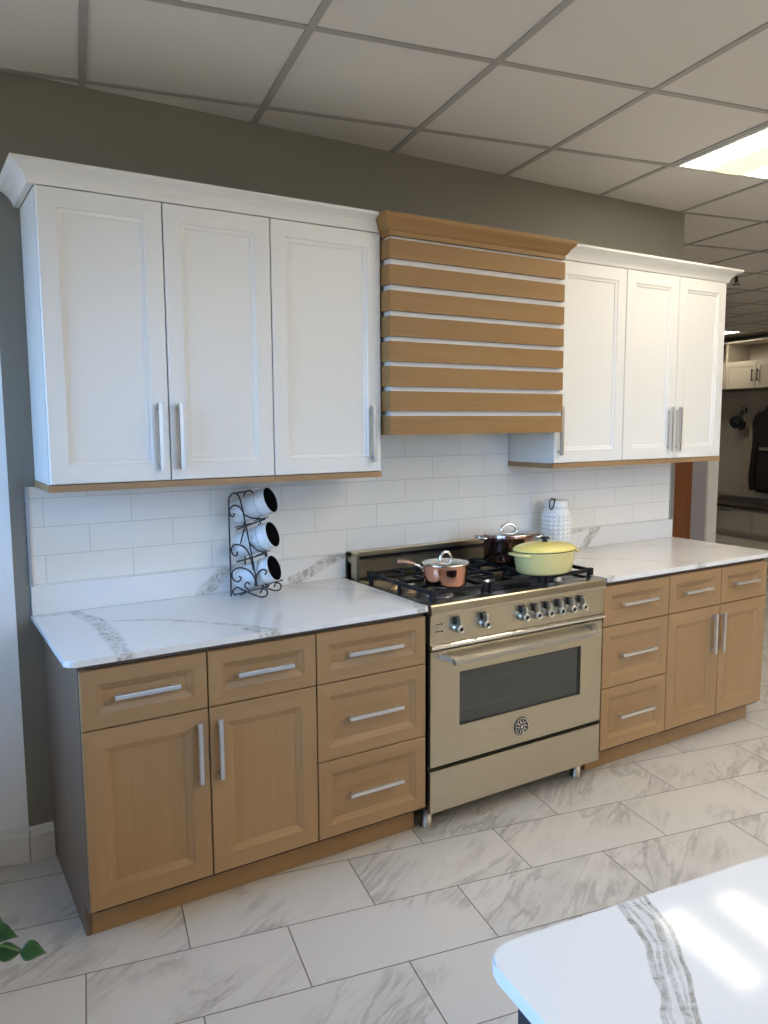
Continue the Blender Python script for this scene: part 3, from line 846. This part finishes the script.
grate(.040, .316); grate(.324, .616); grate(.624, .900)
# backguard with a dark slot under its cap
b = BM(); box(b, RL, RR, -.062 - ry, -.028 - ry, .885, .986); box(b, RL, RR, -.068 - ry, -.023 - ry, 1.008, 1.031, .002)
box(b, RL, RL + .016, -.105 - ry, -.024 - ry, .885, 1.0295, .001); box(b, RR - .016, RR, -.105 - ry, -.024 - ry, .885, 1.0295, .001)
bg = ro('backguard', b, 'steel')
b = BM(); box(b, RL + .016, RR - .016, -.040 - ry, -.030 - ry, .9855, 1.0085); ro('vent_slot', b, 'black', bg)
for x, y in ((.0540, -.570), (.8740, -.570), (.0540, -.10), (.8740, -.10)):
    b = BM(); lathe(b, [(0, 0), (.0225, 0), (.0245, .002), (.0245, .005), (.0230, .007), (.0230, .1), (0, .1)], 24, c=(x - rx, y - ry, .0005)); ro('foot', b, 'steel_sat')

# ------------------------------------------------------------------ pans on the range
GZ = .9595
def arch_handle(bm, x, y, z, w, h, r, ang=0.0):
    c, s = math.cos(ang), math.sin(ang)
    pts = [(x - c * w * math.cos(PI * i / 18), y - s * w * math.cos(PI * i / 18), z + h * math.sin(PI * i / 18)) for i in range(19)]
    tube(bm, pts, r, 8)
px, py = .160, -.548
t = thing('copper_saucepan', 'small lidded copper saucepan with a long handle on the front left burner', 'saucepan', (px, py, GZ))
b = BM(); lathe(b, [(0, 0), (.074, 0), (.081, .004), (.085, .012), (.0885, .066), (.0895, .079), (.0915, .0815), (.0895, .083), (.086, .081), (.082, .012), (0, .008)], 56); obj('pan_body', b, 'copper', t)
b = BM(); lathe(b, [(.0925, .0835), (.0925, .087), (.088, .0885), (.078, .0905), (.05, .095), (.02, .0975), (0, .098)], 56); ld = obj('lid', b, 'steel_pol', t)
b = BM(); arch_handle(b, 0, 0, .094, .024, .034, .0058, math.radians(-15)); lathe(b, [(0, .0985), (.018, .0980), (.026, .0962)], 20); obj('lid_knob', b, 'steel_pol', ld)
b = BM(); dh = Vector((-.90, .44, 0)).normalized()
pp = [dh * .084 + Vector((0, 0, .060)), dh * .105 + Vector((0, 0, .072)), dh * .130 + Vector((0, 0, .084))]
tube(b, smooth_path(pp, 4), .0065, 10); obj('handle_neck', b, 'steel_pol', t)
b = BM(); pp = [dh * .122 + Vector((0, 0, .081)), dh * .14 + Vector((0, 0, .087)), dh * .165 + Vector((0, 0, .092)), dh * .190 + Vector((0, 0, .094))]
sp = smooth_path(pp, 5); tube(b, sp, .0085, 12, taper=[.85 + .35 * i / len(sp) for i in range(len(sp))]); obj('handle', b, plain('copper_handle', (.46, .27, .19), .35, .7), t)
for s in (-1, 1):
    b = BM(); q = Matrix.Rotation(s * .13, 4, 'Z') @ (dh * .0885); tube(b, [q + Vector((0, 0, .055)), q * 1.035 + Vector((0, 0, .055))], .004); obj('rivet', b, 'steel_pol', t)

px, py = .697, -.300
t = thing('copper_stockpot', 'lidded copper stockpot with two loop handles on the rear burner behind the yellow pot', 'stockpot', (px, py, GZ))
b = BM(); lathe(b, [(0, 0), (.100, 0), (.108, .005), (.112, .016), (.115, .113), (.118, .126), (.1165, .1285), (.112, .126), (.108, .016), (0, .008)], 56); obj('pot_body', b, 'copper_dk', t)
b = BM(); lathe(b, [(.1185, .129), (.1185, .133), (.112, .135), (.09, .138), (.05, .142), (.02, .1435), (0, .144)], 56); ld = obj('lid', b, 'steel_pol', t)
b = BM(); arch_handle(b, 0, 0, .139, .038, .032, .0085, math.radians(-20)); obj('lid_handle', b, 'steel_pol', ld)
for s in (-1, 1):
    b = BM(); dv = Vector((.93 * s, -.36 * s, 0)).normalized(); sd = Vector((-dv.y, dv.x, 0))
    pts = [dv * .114 + sd * -.036, dv * .133 + sd * -.036, dv * .152 + sd * -.022, dv * .156, dv * .152 + sd * .022, dv * .133 + sd * .036, dv * .114 + sd * .036]
    tube(b, smooth_path([p + Vector((0, 0, .113 + .006 * (p.length > .14))) for p in pts], 4), .0055, 8); obj('loop_handle', b, 'steel_pol', t)

px, py = .655, -.576
t = thing('dutch_oven', 'oval yellow enamelled dutch oven with black lid knob on the front right burner', 'dutch oven', (px, py, GZ))
SX, SY = 1.12, .80
b = BM(); lathe(b, [(0, 0), (.100, 0), (.112, .004), (.119, .014), (.127, .060), (.131, .090), (.133, .0935), (.131, .0945), (.126, .0935), (.114, .014), (0, .008)], 64, sx=SX, sy=SY); obj('pot_body', b, 'yellow_body', t)
b = BM(); lathe(b, [(.129, .0948), (.1315, .0955), (.1315, .0985), (.129, .0985)], 64, sx=SX, sy=SY); obj('rim_line', b, 'black', t)
b = BM(); lathe(b, [(.1335, .0988), (.1345, .1015), (.132, .1065), (.120, .1135), (.095, .1215), (.060, .1275), (.025, .130), (0, .1305)], 64, sx=SX, sy=SY); ld = obj('lid', b, 'yellow_lid', t)
b = BM(); lathe(b, [(.014, .1295), (.009, .134), (.009, .138), (.020, .143), (.022, .147), (.017, .1505), (0, .1515)], 28); obj('lid_knob', b, 'black', ld)
for s in (-1, 1):
    b = BM()
    pts = [(s * .128, -.050, .083), (s * .148, -.045, .086), (s * .161, -.027, .088), (s * .165, 0, .0885), (s * .161, .027, .088), (s * .148, .045, .086), (s * .128, .050, .083)]
    sp = smooth_path(pts, 5); prev = set(b.verts); tube(b, sp, .010, 10)
    for q in b.verts: q.co.z = .086 + (q.co.z - .086) * .6
    obj('loop_handle', b, 'yellow_body', t)

# white hobnail jar
px, py = 1.158, -.126
t = thing('hobnail_jar', 'tall white hobnail jar with a cord loop on its lid, behind the yellow pot', 'jar', (px, py, CZ1 + .0006))
b = BM(); lathe(b, [(0, 0), (.066, 0), (.0690, .004), (.0700, .02), (.0700, .212), (.069, .224), (.064, .233), (.060, .237), (.059, .247), (0, .247)], 56)
for r_ in range(10):
    for k in range(18):
        a = 2 * PI * k / 18
        lathe(b, [(.0100, 0), (.008, .0025), (.0045, .0042), (0, .0046)], 8, mat=Matrix.Translation((.0696 * math.cos(a), .0696 * math.sin(a), .020 + r_ * .0212)) @ Matrix.Rotation(a, 4, 'Z') @ Matrix.Rotation(PI / 2, 4, 'Y'))
obj('jar_body', b, 'milk', t)
b = BM(); lathe(b, [(.058, .2475), (.0615, .249), (.0625, .255), (.0625, .275), (.060, .282), (.047, .286), (0, .288)], 48); ld = obj('lid', b, 'milk', t)
b = BM(); m_ = Matrix.Rotation(math.radians(-152), 4, 'Z')
pts = [m_ @ Vector(p) for p in smooth_path([(.030, -.006, .288), (.045, -.010, .296), (.060, -.013, .285), (.066, -.015, .262), (.067, -.008, .244), (.067, .002, .250), (.066, .008, .270), (.058, .008, .290), (.040, .006, .294), (.030, .004, .2875)], 5)]
tube(b, pts, .0032, 8); obj('cord_loop', b, 'cord', ld)

# ------------------------------------------------------------------ wire rack with three canisters
RK = Vector((-.561, -.116, CZ1 + .0006)); RA = math.radians(-50)
t = thing('wire_canister_rack', 'black scrolled wire rack holding three white canisters on the left counter', 'rack', RK, RA)
def rp(q, y):
    return (max(0.0, (q[0] - 192) / 1530), y, max(.0025, (812 - q[1] + (q[0] - 192) * .05) / 1610))
curves = [
    [(192, 812), (192, 500), (191, 230), (200, 178), (230, 155), (262, 178), (283, 260), (300, 350), (330, 510), (355, 660), (365, 740)],
    [(292, 290), (265, 245), (225, 232), (196, 262), (202, 295), (220, 302), (230, 282)],
    [(240, 383), (330, 352), (430, 320)], [(292, 290), (340, 312), (430, 320)],
    [(345, 640), (320, 540), (280, 490), (225, 478), (201, 510), (215, 545), (238, 546), (240, 522)],
    [(235, 587), (330, 562), (430, 532)], [(325, 470), (370, 512), (430, 532)], [(292, 372), (264, 472)],
    [(352, 740), (352, 692), (310, 640), (250, 625), (206, 650), (206, 695), (240, 715), (262, 692), (246, 678)],
    [(215, 800), (203, 775), (235, 750), (280, 770), (380, 806), (425, 800), (431, 768), (402, 757), (386, 785)],
    [(360, 740), (366, 672), (400, 635), (430, 645), (420, 667)],
    [(215, 798), (330, 768), (445, 738)],
    [(310, 765), (285, 740), (300, 716), (318, 730)],
]
RW = .120
for y in (0.0, RW):
    b = BM()
    for c in curves:
        pts = [rp(q, y) for q in c]
        if y > 0 and c[-1] in ((430, 320), (430, 532)): continue
        tube(b, smooth_path(pts, 4) if len(c) > 2 else pts, .0032, 7)
    obj('side_frame', b, 'wire', t)
b = BM(); q = rp((238, 157), 0); tube(b, [(q[0], 0, q[2]), (q[0], RW, q[2])], .0032, 7); obj('top_bar', b, 'wire', t)
for i, oz in enumerate((.385, .2505, .1175)):
    O = Vector(((.150, .156, .160)[i], RW / 2, oz - .004)); tl = math.radians(20); Ln = .168
    ax = Vector((math.cos(tl), 0, math.sin(tl)))
    # cross rods under the canister
    for s in (.045, .13):
        p = O - ax * s; zc = p.z - .0535 / math.cos(tl) - .0038
        b = BM(); tube(b, [(p.x, 0, zc), (p.x, RW, zc)], .0024, 7); obj('rung', b, 'wire', t)
    Bc = O - ax * Ln
    wl = RK + Matrix.Rotation(RA, 3, 'Z') @ Bc
    lab = ('white enamel canister with black inside, topmost in the wire rack', 'white enamel canister with black inside, middle of the wire rack', 'white enamel canister with black inside, lowest in the wire rack')[i]
    cn = thing('canister', lab, 'canister', wl, RA, 'canisters in the wire rack')
    m = Matrix.Rotation(PI / 2 - tl, 4, 'Y')
    b = BM(); lathe(b, [(0, 0), (.040, 0), (.0445, .003), (.0465, .010), (.0505, .122), (.0518, .1235), (.0520, .138), (.0522, .164), (.0530, .1655), (.0530, .168), (.0515, .1685), (.0500, .167)], 48, mat=m); obj('canister_body', b, 'enamel', cn)
    b = BM(); lathe(b, [(.0502, .1672), (.0488, .160), (.045, .012), (0, .010)], 48, mat=m); obj('dark_inside', b, 'black', cn)
    b = BM(); lathe(b, [(.0507, .1215), (.0522, .1222), (.0507, .1232)], 48, mat=m); obj('seam_ring', b, 'steel_dark', cn)

# ------------------------------------------------------------------ island in the foreground
IA = math.radians(-7.2)
ic = Vector((-1.034, -2.252, 0))
isl = thing('kitchen_island', 'dark kitchen island with white veined quartz top in the near corner', 'kitchen island', ic, IA)
IV = [(.250, .02), (.246, -.001), (.238, -.039), (.213, -.092), (.174, -.158), (.142, -.203), (.075, -.30), (.0, -.42)]
segs = chain(IV, .026, .3)
for k, (off, w_, st_) in enumerate(((-.021, .006, 1.0), (-.008, .0035, .8), (.004, .005, .9), (.014, .003, .7), (.024, .005, 1.0))):
    segs += chain([(x + off + .004 * math.sin(i * 2.1 + k * 1.7), y + .004 * (k % 2)) for i, (x, y) in enumerate(IV)], w_, st_)
M['quartz_i'] = vein_mat('veined_quartz_island', (.72, .70, .67), segs, 'xy', rough=.07, vein=(.27, .235, .19), warp=.034, spec=.15, wmin=.42)
b = BM(); prism(b, rounded([(0, -1.02, .03), (2.1, -1.02, .03), (2.1, 0, .03), (0, 0, .035)], 8), .893, .914, .003); obj('island_top', b, 'quartz_i', isl)
b = BM(); box(b, .04, 2.06, -.98, -.035, .10, .8925); box(b, .06, 2.04, -.93, -.09, .0005, .10); bb = obj('island_base', b, 'navy', isl)
for k in range(4):
    b = BM(); panel_front(b, .045 + k * .5035, .045 + (k + 1) * .5035 - .004, .115, .865, 0, .018, UP_DOOR)
    bmesh.ops.transform(b, matrix=Matrix.Translation((2.1, -.0345 - .0, 0)) @ Matrix.Rotation(PI, 4, 'Z'), verts=b.verts)
    bmesh.ops.translate(b, verts=b.verts, vec=(0, .0185, 0))
    obj('island_door', b, 'navy', isl)

# ------------------------------------------------------------------ trailing plant at the left edge
pl0 = Vector((-1.93, -1.38, 0))
pt = thing('potted_plant', 'green trailing pothos plant reaching in at the left edge above the floor', 'plant', pl0)
b = BM(); lathe(b, [(0, .001), (.12, .001), (.13, .01), (.165, .38), (.175, .40), (.17, .41), (.155, .40), (.15, .36), (0, .355)], 40); obj('plant_pot', b, 'pot', pt)
b = BM(); lathe(b, [(.149, .361), (.08, .372), (0, .378)], 30); obj('soil', b, 'soil', pt)
def leaf(bm, base, tip, width, up):
    base, tip = Vector(base), Vector(tip); ax = tip - base; L = ax.length; ax.normalize()
    up = Vector(up); sd = ax.cross(up).normalized(); up = sd.cross(ax).normalized()
    rows = []
    shp = [0, .55, .92, 1.0, .93, .75, .48, .2, 0]
    for i, w in enumerate(shp):
        f = i / (len(shp) - 1)
        c = base + ax * (L * f) + up * (-.25 * L * (f - .35) ** 2)
        row = []
        for s in (-1, -.5, 0, .5, 1):
            row.append(bm.verts.new(c + sd * (s * w * width / 2) + up * (abs(s) ** 1.5 * .16 * width * w)))
        rows.append(row)
    th = up * -.0012
    for A, B in zip(rows, rows[1:]):
        for k in range(4):
            try:
                f = bm.faces.new((A[k], A[k + 1], B[k + 1], B[k])); f.smooth = True
            except ValueError: pass
lv = [((-.005, .02, .515) , (.475, -.025, .545))]
world_leaves = [  # base, tip, width, up (world)
    ((-1.494, -1.385, .558), (-1.447, -1.405, .552), .040, (-.1, -.6, 1)),
    ((-1.537, -1.372, .556), (-1.483, -1.372, .552), .040, (.1, -.55, 1)),
    ((-1.545, -1.29, .556), (-1.488, -1.318, .552), .045, (.1, -.5, 1)),
    ((-1.550, -1.255, .560), (-1.505, -1.272, .553), .045, (-.1, -.6, 1)),
    ((-1.565, -1.335, .560), (-1.520, -1.345, .552), .040, (.2, -.5, 1)),
    ((-1.62, -1.37, .55), (-1.56, -1.43, .535), .055, (0, -.2, 1)),
    ((-1.66, -1.25, .60), (-1.60, -1.20, .60), .06, (0, -.2, 1)),
    ((-1.70, -1.36, .60), (-1.63, -1.41, .57), .06, (.1, -.3, 1)),
    ((-1.75, -1.28, .62), (-1.70, -1.18, .60), .06, (0, 0, 1)),
    ((-1.90, -1.33, .60), (-1.86, -1.24, .64), .07, (0, 0, 1)),
    ((-1.96, -1.42, .62), (-2.05, -1.47, .60), .07, (0, 0, 1)),
    ((-1.93, -1.45, .58), (-1.90, -1.55, .56), .07, (0, 0, 1)),
    ((-2.0, -1.35, .58), (-2.08, -1.28, .58), .07, (0, 0, 1)),
    ((-1.86, -1.40, .63), (-1.78, -1.46, .64), .07, (0, 0, 1)),
]
for i, (ba, ti, w, up_) in enumerate(world_leaves):
    b = BM(); leaf(b, Vector(ba) - pl0, Vector(ti) - pl0, w, up_)
    b2 = obj('leaf', b, 'leaf', pt)
    sm = b2.modifiers.new('thick', 'SOLIDIFY'); sm.thickness = .0012
stems = [[(0, 0, .37), (.08, .02, .56), (.22, .03, .62), (.34, .04, .60), (.40, .015, .575), (.436, -.005, .559)],
         [(.22, .03, .62), (.32, .09, .60), (.38, .125, .561)], [(.30, .04, .61), (.35, .07, .59), (.385, .09, .557)], [(.34, .04, .60), (.365, .045, .561)], [(.34, .035, .60), (.393, .008, .557)],
         [(0, 0, .37), (-.02, .03, .52), (.03, .05, .60)], [(0, 0, .37), (-.02, -.03, .55), (-.03, -.04, .62)], [(0, 0, .37), (0, -.05, .52), (0, -.07, .58)], [(0, 0, .37), (-.05, .02, .5), (-.07, .03, .58)], [(0, 0, .37), (.04, -.02, .55), (.07, -.02, .63)], [(.22, .03, .62), (.27, .02, .60), (.31, .01, .55)], [(.12, .025, .59), (.23, .02, .60)], [(.15, .03, .60), (.18, .10, .62)], [(.16, .03, .61), (.27, .13, .60)]]
b = BM()
for s in stems: tube(b, smooth_path(s, 4) if len(s) > 2 else s, .0022, 6)
obj('stems', b, 'stem', pt)

# ------------------------------------------------------------------ ceiling lights
def troffer(u0, v1, label, group='ceiling light panels'):
    """2x2 troffer filling the grid cell whose corner (low u, high v) is given"""
    t = thing('ceiling_light', label, 'ceiling light', g(u0 + P / 2, v1 - P / 2, ZC - .012), ROT_G, group)
    h = P / 2 - .0135
    b = BM()
    for (x0, x1, y0, y1) in ((-h, -h + .018, -h, h), (h - .018, h, -h, h), (-h + .018, h - .018, -h, -h + .018), (-h + .018, h - .018, h - .018, h)): box(b, x0, x1, y0, y1, .0, .0110)
    obj('lamp_frame', b, 'lampframe', t)
    b = BM()
    k = h - .018
    box(b, -k, -.11, -k, k, .006, .0108); box(b, .11, k, -k, k, .006, .0108); obj('reflector', b, 'lamp_side', t)
    b = BM(); n = 12
    pr = [(-.11 + .22 * i / n, -.004 + .010 * (2 * i / n - 1) ** 2) for i in range(n + 1)]
    A = [b.verts.new((x, -k, z)) for x, z in pr]; Bq = [b.verts.new((x, k, z)) for x, z in pr]
    for i in range(n):
        f = b.faces.new((A[i], A[i + 1], Bq[i + 1], Bq[i])); f.smooth = True
    obj('lamp_lens', b, 'lamp_mid', t)
troffer(1.520, -.234, 'square recessed ceiling light panel near the wall, upper right')
lab2 = 'added unseen ceiling light panel brightening the showroom'  # unseen panels, added to raise the light in the room
cell = lambda i, j: (.264 + P * i, -.234 - P * j)
for (i, j) in ((1, 2), (3, 2), (0, 4), (2, 4), (4, 4), (6, 4), (0, 6), (2, 6), (4, 6), (6, 6), (8, 6), (-2, 7), (0, 8), (2, 8), (4, 8), (6, 8), (8, 3), (8, -3)):
    u_, v_ = cell(i, j); troffer(u_, v_, lab2, 'added unseen showroom lights')
u_, v_ = cell(10, -9); troffer(u_, v_, 'small distant ceiling light panel over the mudroom lockers')
u_, v_ = cell(3, -4); troffer(u_, v_, lab2, 'added unseen showroom lights')  # added out of view behind the display wall to light the hall post
u_, v_ = cell(5, -6); troffer(u_, v_, lab2, 'added unseen showroom lights')

# sprinkler head
sp = thing('sprinkler_head', 'small pendent sprinkler head on the ceiling past the right cabinet crown', 'sprinkler', (4.24, 1.04, ZC - .07))
b = BM(); lathe(b, [(0, .062), (.035, .064), (.038, .0695), (0, .0695)], 20); obj('escutcheon', b, 'nickel', sp)
b = BM(); tube(b, [(0, 0, .063), (0, 0, .02)], .012, 10); tube(b, [(-.018, 0, .03), (-.022, 0, .015), (-.006, 0, .004)], .003, 6); tube(b, [(.018, 0, .03), (.022, 0, .015), (.006, 0, .004)], .003, 6); tube(b, [(-.018, 0, .03), (.018, 0, .03)], .004, 6); obj('sprinkler_body', b, 'steel_dark', sp)
b = BM(); lathe(b, [(0, 0), (.034, 0), (.034, .002), (0, .003)], 16); obj('deflector', b, 'steel_dark', sp)

# ------------------------------------------------------------------ mudroom lockers at the far end (faces look along -GU)
UF = 7.38
MR = ROT_G + PI / 2         # local x runs along +v ... local -y faces the room
def mud(name, label, cat, v, z, u=UF, group=None):
    return thing(name, label, cat, g(u, v, z), ROT_G - PI / 2, group)     # local +x = -GV direction, local +y = +GU
# local frame: +x -> towards lower v (right in the photo), +y -> away into the wall
def locker_cab(v_hi, v_lo, label):
    t = mud('locker_cabinet', label, 'locker cabinet', (v_hi + v_lo) / 2, 2.017, group='upper mudroom lockers')
    w = v_hi - v_lo; h = w / 2; D_ = .40
    b = BM(); box(b, -h + .001, -h + .019, 0, D_, 0, .62); box(b, h - .019, h - .001, 0, D_, 0, .62); box(b, -h + .019, h - .019, 0, D_, 0, .018); box(b, -h + .019, h - .019, 0, D_, .35, .368)
    box(b, -h + .019, h - .019, D_ - .012, D_, .018, .62); box(b, -h + .001, h - .001, -.02, D_, .62, .642)
    obj('carcass', b, 'locker', t)
    for s in (-1, 1):
        b = BM(); x0, x1 = (-h, 0) if s < 0 else (0, h)
        panel_front(b, x0 + .002, x1 - .002, .002, .352, -.021, .02, [(.06, 0), (.062, .008)])
        dd = obj('door', b, ['locker', 'locker'], t)
        b = BM(); hxx = s * .045; box(b, hxx - .006, hxx + .006, -.056, -.044, .09, .25, .002)
        for zz in (.11, .23): box(b, hxx - .005, hxx + .005, -.044, -.020, zz - .005, zz + .005)
        obj('handle', b, 'iron', dd)
locker_cab(5.27 + 1.06, 5.272, 'beige upper locker cabinet partly hidden behind the white wall cabinet')
locker_cab(5.27, 4.21, 'beige upper locker cabinet with open cubby above the hanging jacket')
# back panelling with hooks
b = BM()
for k in range(5):
    v1 = 6.33 - k * .53
    prev = set(b.verts)
    panel_front(b, -.2645, .2645, .0, 1.50, 0, .02, [(.07, 0), (.073, .008)])
    nv = [q for q in b.verts if q not in prev]
    bmesh.ops.transform(b, matrix=Matrix.Translation(g(UF + .38, v1 - .265, .50)) @ Matrix.Rotation(ROT_G - PI / 2, 4, 'Z'), verts=nv)
pn = struct('wall_mudroom', b, 'locker', 'beige panelled back of the mudroom lockers')
# bench with drawers
t = mud('mudroom_bench', 'beige mudroom bench with dark wood seat and drawers at the far end', 'bench', 5.02, 0, u=7.22)
b = BM(); box(b, -1.31, 1.31, .03, .50, .08, .405); box(b, -1.31, 1.31, .09, .50, 0.0005, .08); obj('bench_base', b, 'locker', t)
b = BM(); box(b, -1.315, 1.315, -.005, .515, .4055, .445, .004); obj('bench_seat', b, 'locker_dk', t)
for k in range(3):
    b = BM(); x0 = -1.31 + k * .873; panel_front(b, x0 + .004, x0 + .869, .09, .385, .009, .02, [(.05, 0), (.052, .007)])
    dd = obj('drawer', b, ['locker', 'locker'], t)
    b = BM(); box(b, x0 + .33, x0 + .54, -.022, -.010, .36, .372, .002); box(b, x0 + .36, x0 + .37, -.010, .010, .362, .37); box(b, x0 + .50, x0 + .51, -.010, .010, .362, .37); obj('handle', b, 'iron', dd)
def hook(v, z, label):
    t = mud('coat_hook', label, 'coat hook', v, z, u=UF + .379, group='mudroom hooks')
    b = BM(); box(b, -.012, .012, -.006, -.0005, -.03, .05, .002); obj('hook_plate', b, 'iron', t)
    b = BM(); tube(b, smooth_path([(0, -.006, .03), (0, -.05, .03), (0, -.075, .05), (0, -.08, .07)], 4), .005); tube(b, smooth_path([(0, -.006, -.01), (0, -.03, -.03), (0, -.05, -.02), (0, -.055, 0)], 4), .005); obj('hook_arm', b, 'iron', t)
HV, JV = 5.27, 4.70
hook(HV - .02, 1.72, 'black coat hook with a dark cap hanging from it'); hook(JV, 1.76, 'black coat hook behind the shoulders of the dark jacket')
# cap hanging by its strap: crown dome seen from the side plus a bill pointing down
t = mud('baseball_cap', 'black cap hanging on a hook in the left locker bay', 'cap', HV, 1.46, u=UF + .27)
b = BM(); m = Matrix.Translation((-.05, .02, .11)) @ Matrix.Rotation(math.radians(75), 4, 'Y') @ Matrix.Rotation(0, 4, 'Z')
lathe(b, [(.085, -.06), (.088, -.02), (.082, .02), (.06, .055), (.03, .07), (0, .074)], 24, mat=m); lathe(b, [(.083, -.06), (0, -.055)], 24, mat=m); obj('cap_crown', b, 'cap_cloth', t)
b = BM(); prism(b, [(-.055 + .11 * 0, 0), (.055, 0), (.075, .05), (.06, .11), (0, .135), (-.06, .11), (-.075, .05)], 0, .006)
bmesh.ops.transform(b, matrix=Matrix.Translation((.045, .03, .12)) @ Matrix.Rotation(math.radians(-95), 4, 'X') @ Matrix.Rotation(math.radians(20), 4, 'Z'), verts=b.verts); obj('cap_bill', b, 'cap_cloth', t)
b = BM(); tube(b, smooth_path([(-.02, .02, .19), (.0, .035, .26), (.02, .035, .26), (.03, .03, .18)], 4), .007); obj('cap_strap', b, 'cap_cloth', t)
# jacket on its hook
t = mud('hanging_jacket', 'long dark jacket with a pale belt hanging in the mudroom locker bay', 'jacket', JV, .61, u=UF + .24)
b = BM(); rings = []
for z, w, d_, cx in ((0, .20, .07, 0), (.10, .215, .075, 0), (.30, .20, .075, .0), (.50, .165, .07, 0), (.60, .15, .068, 0), (.75, .165, .07, 0), (.95, .20, .075, 0), (1.04, .19, .07, 0), (1.10, .12, .055, 0), (1.14, .07, .045, 0), (1.17, .065, .04, 0)):
    ring = []
    for k in range(28):
        a = 2 * PI * k / 28; fold = 1 + .05 * math.sin(5 * a + z * 3)
        ring.append(b.verts.new((cx + w * fold * math.cos(a), d_ * fold * math.sin(a) + .0, z)))
    rings.append(ring)
for A, B in zip(rings, rings[1:]):
    for k in range(28):
        f = b.faces.new((A[k], A[(k + 1) % 28], B[(k + 1) % 28], B[k])); f.smooth = True
b.faces.new(rings[0][::-1]); b.faces.new(rings[-1]); obj('jacket_body', b, 'jacket', t)
for s in (-1, 1):
    b = BM(); p_ = smooth_path([(s * .15, 0, 1.06), (s * .215, -.01, .95), (s * .20, -.02, .72), (s * .225, -.02, .45), (s * .25, -.02, .20), (s * .23, -.02, .02)], 5)
    tube(b, p_, .058, 14, taper=[1.0 - .25 * i / len(p_) for i in range(len(p_))]); obj('sleeve', b, 'jacket', t)
b = BM(); lathe(b, [(.157, .575), (.160, .577), (.160, .615), (.157, .617)], 28, sx=1.0, sy=.50); obj('belt', b, 'belt', t)

# ------------------------------------------------------------------ light from outside, camera, colour
w = bpy.data.worlds.new('daylight'); sc.world = w; w.use_nodes = True
bgn = w.node_tree.nodes['Background']
wt = w.node_tree
tcw = wt.nodes.new('ShaderNodeTexCoord'); spw = wt.nodes.new('ShaderNodeSeparateXYZ'); wt.links.new(tcw.outputs['Generated'], spw.inputs[0])
rw = wt.nodes.new('ShaderNodeValToRGB'); mrw = wt.nodes.new('ShaderNodeMapRange')
mrw.inputs['From Min'].default_value = -1; wt.links.new(spw.outputs['Z'], mrw.inputs['Value']); wt.links.new(mrw.outputs[0], rw.inputs['Fac'])
el = rw.color_ramp.elements
el[0].position = .47; el[0].color = (.16, .15, .13, 1)
el[1].position = 1.0; el[1].color = (.22, .48, 1.0, 1)
q_ = el.new(.52); q_.color = (.30, .57, 1.0, 1)
wt.links.new(rw.outputs['Color'], bgn.inputs['Color']); bgn.inputs['Strength'].default_value = 5.8

cam = bpy.data.cameras.new('camera'); co = bpy.data.objects.new('camera', cam); col.objects.link(co)
cam.sensor_fit = 'HORIZONTAL'; cam.sensor_width = 36; cam.lens = 781.47 / 768 * 36
cam.clip_start = .05; cam.clip_end = 60
Rv = Vector((0.84960829, -0.52738805, -0.00525396)); Uv = Vector((0.06478473, 0.09446985, 0.99341753)); Fv = Vector((0.52342019, 0.84435614, -0.11442906))
mw = Matrix(((Rv.x, Uv.x, -Fv.x, -1.63344676), (Rv.y, Uv.y, -Fv.y, -2.98480429), (Rv.z, Uv.z, -Fv.z, 1.5922586), (0, 0, 0, 1)))
co.matrix_world = mw
sc.camera = co
vs = sc.view_settings
vs.view_transform = 'Standard'; vs.look = 'None'; vs.gamma = 1; vs.use_curve_mapping = False
vs.exposure = 1.4
cy = sc.cycles
cy.use_denoising = True
try: cy.denoiser = 'OPENIMAGEDENOISE'
except Exception: pass
cy.max_bounces = 10; cy.diffuse_bounces = 5; cy.glossy_bounces = 5; cy.transparent_max_bounces = 8
cy.sample_clamp_indirect = 6; cy.caustics_reflective = False; cy.caustics_refractive = False
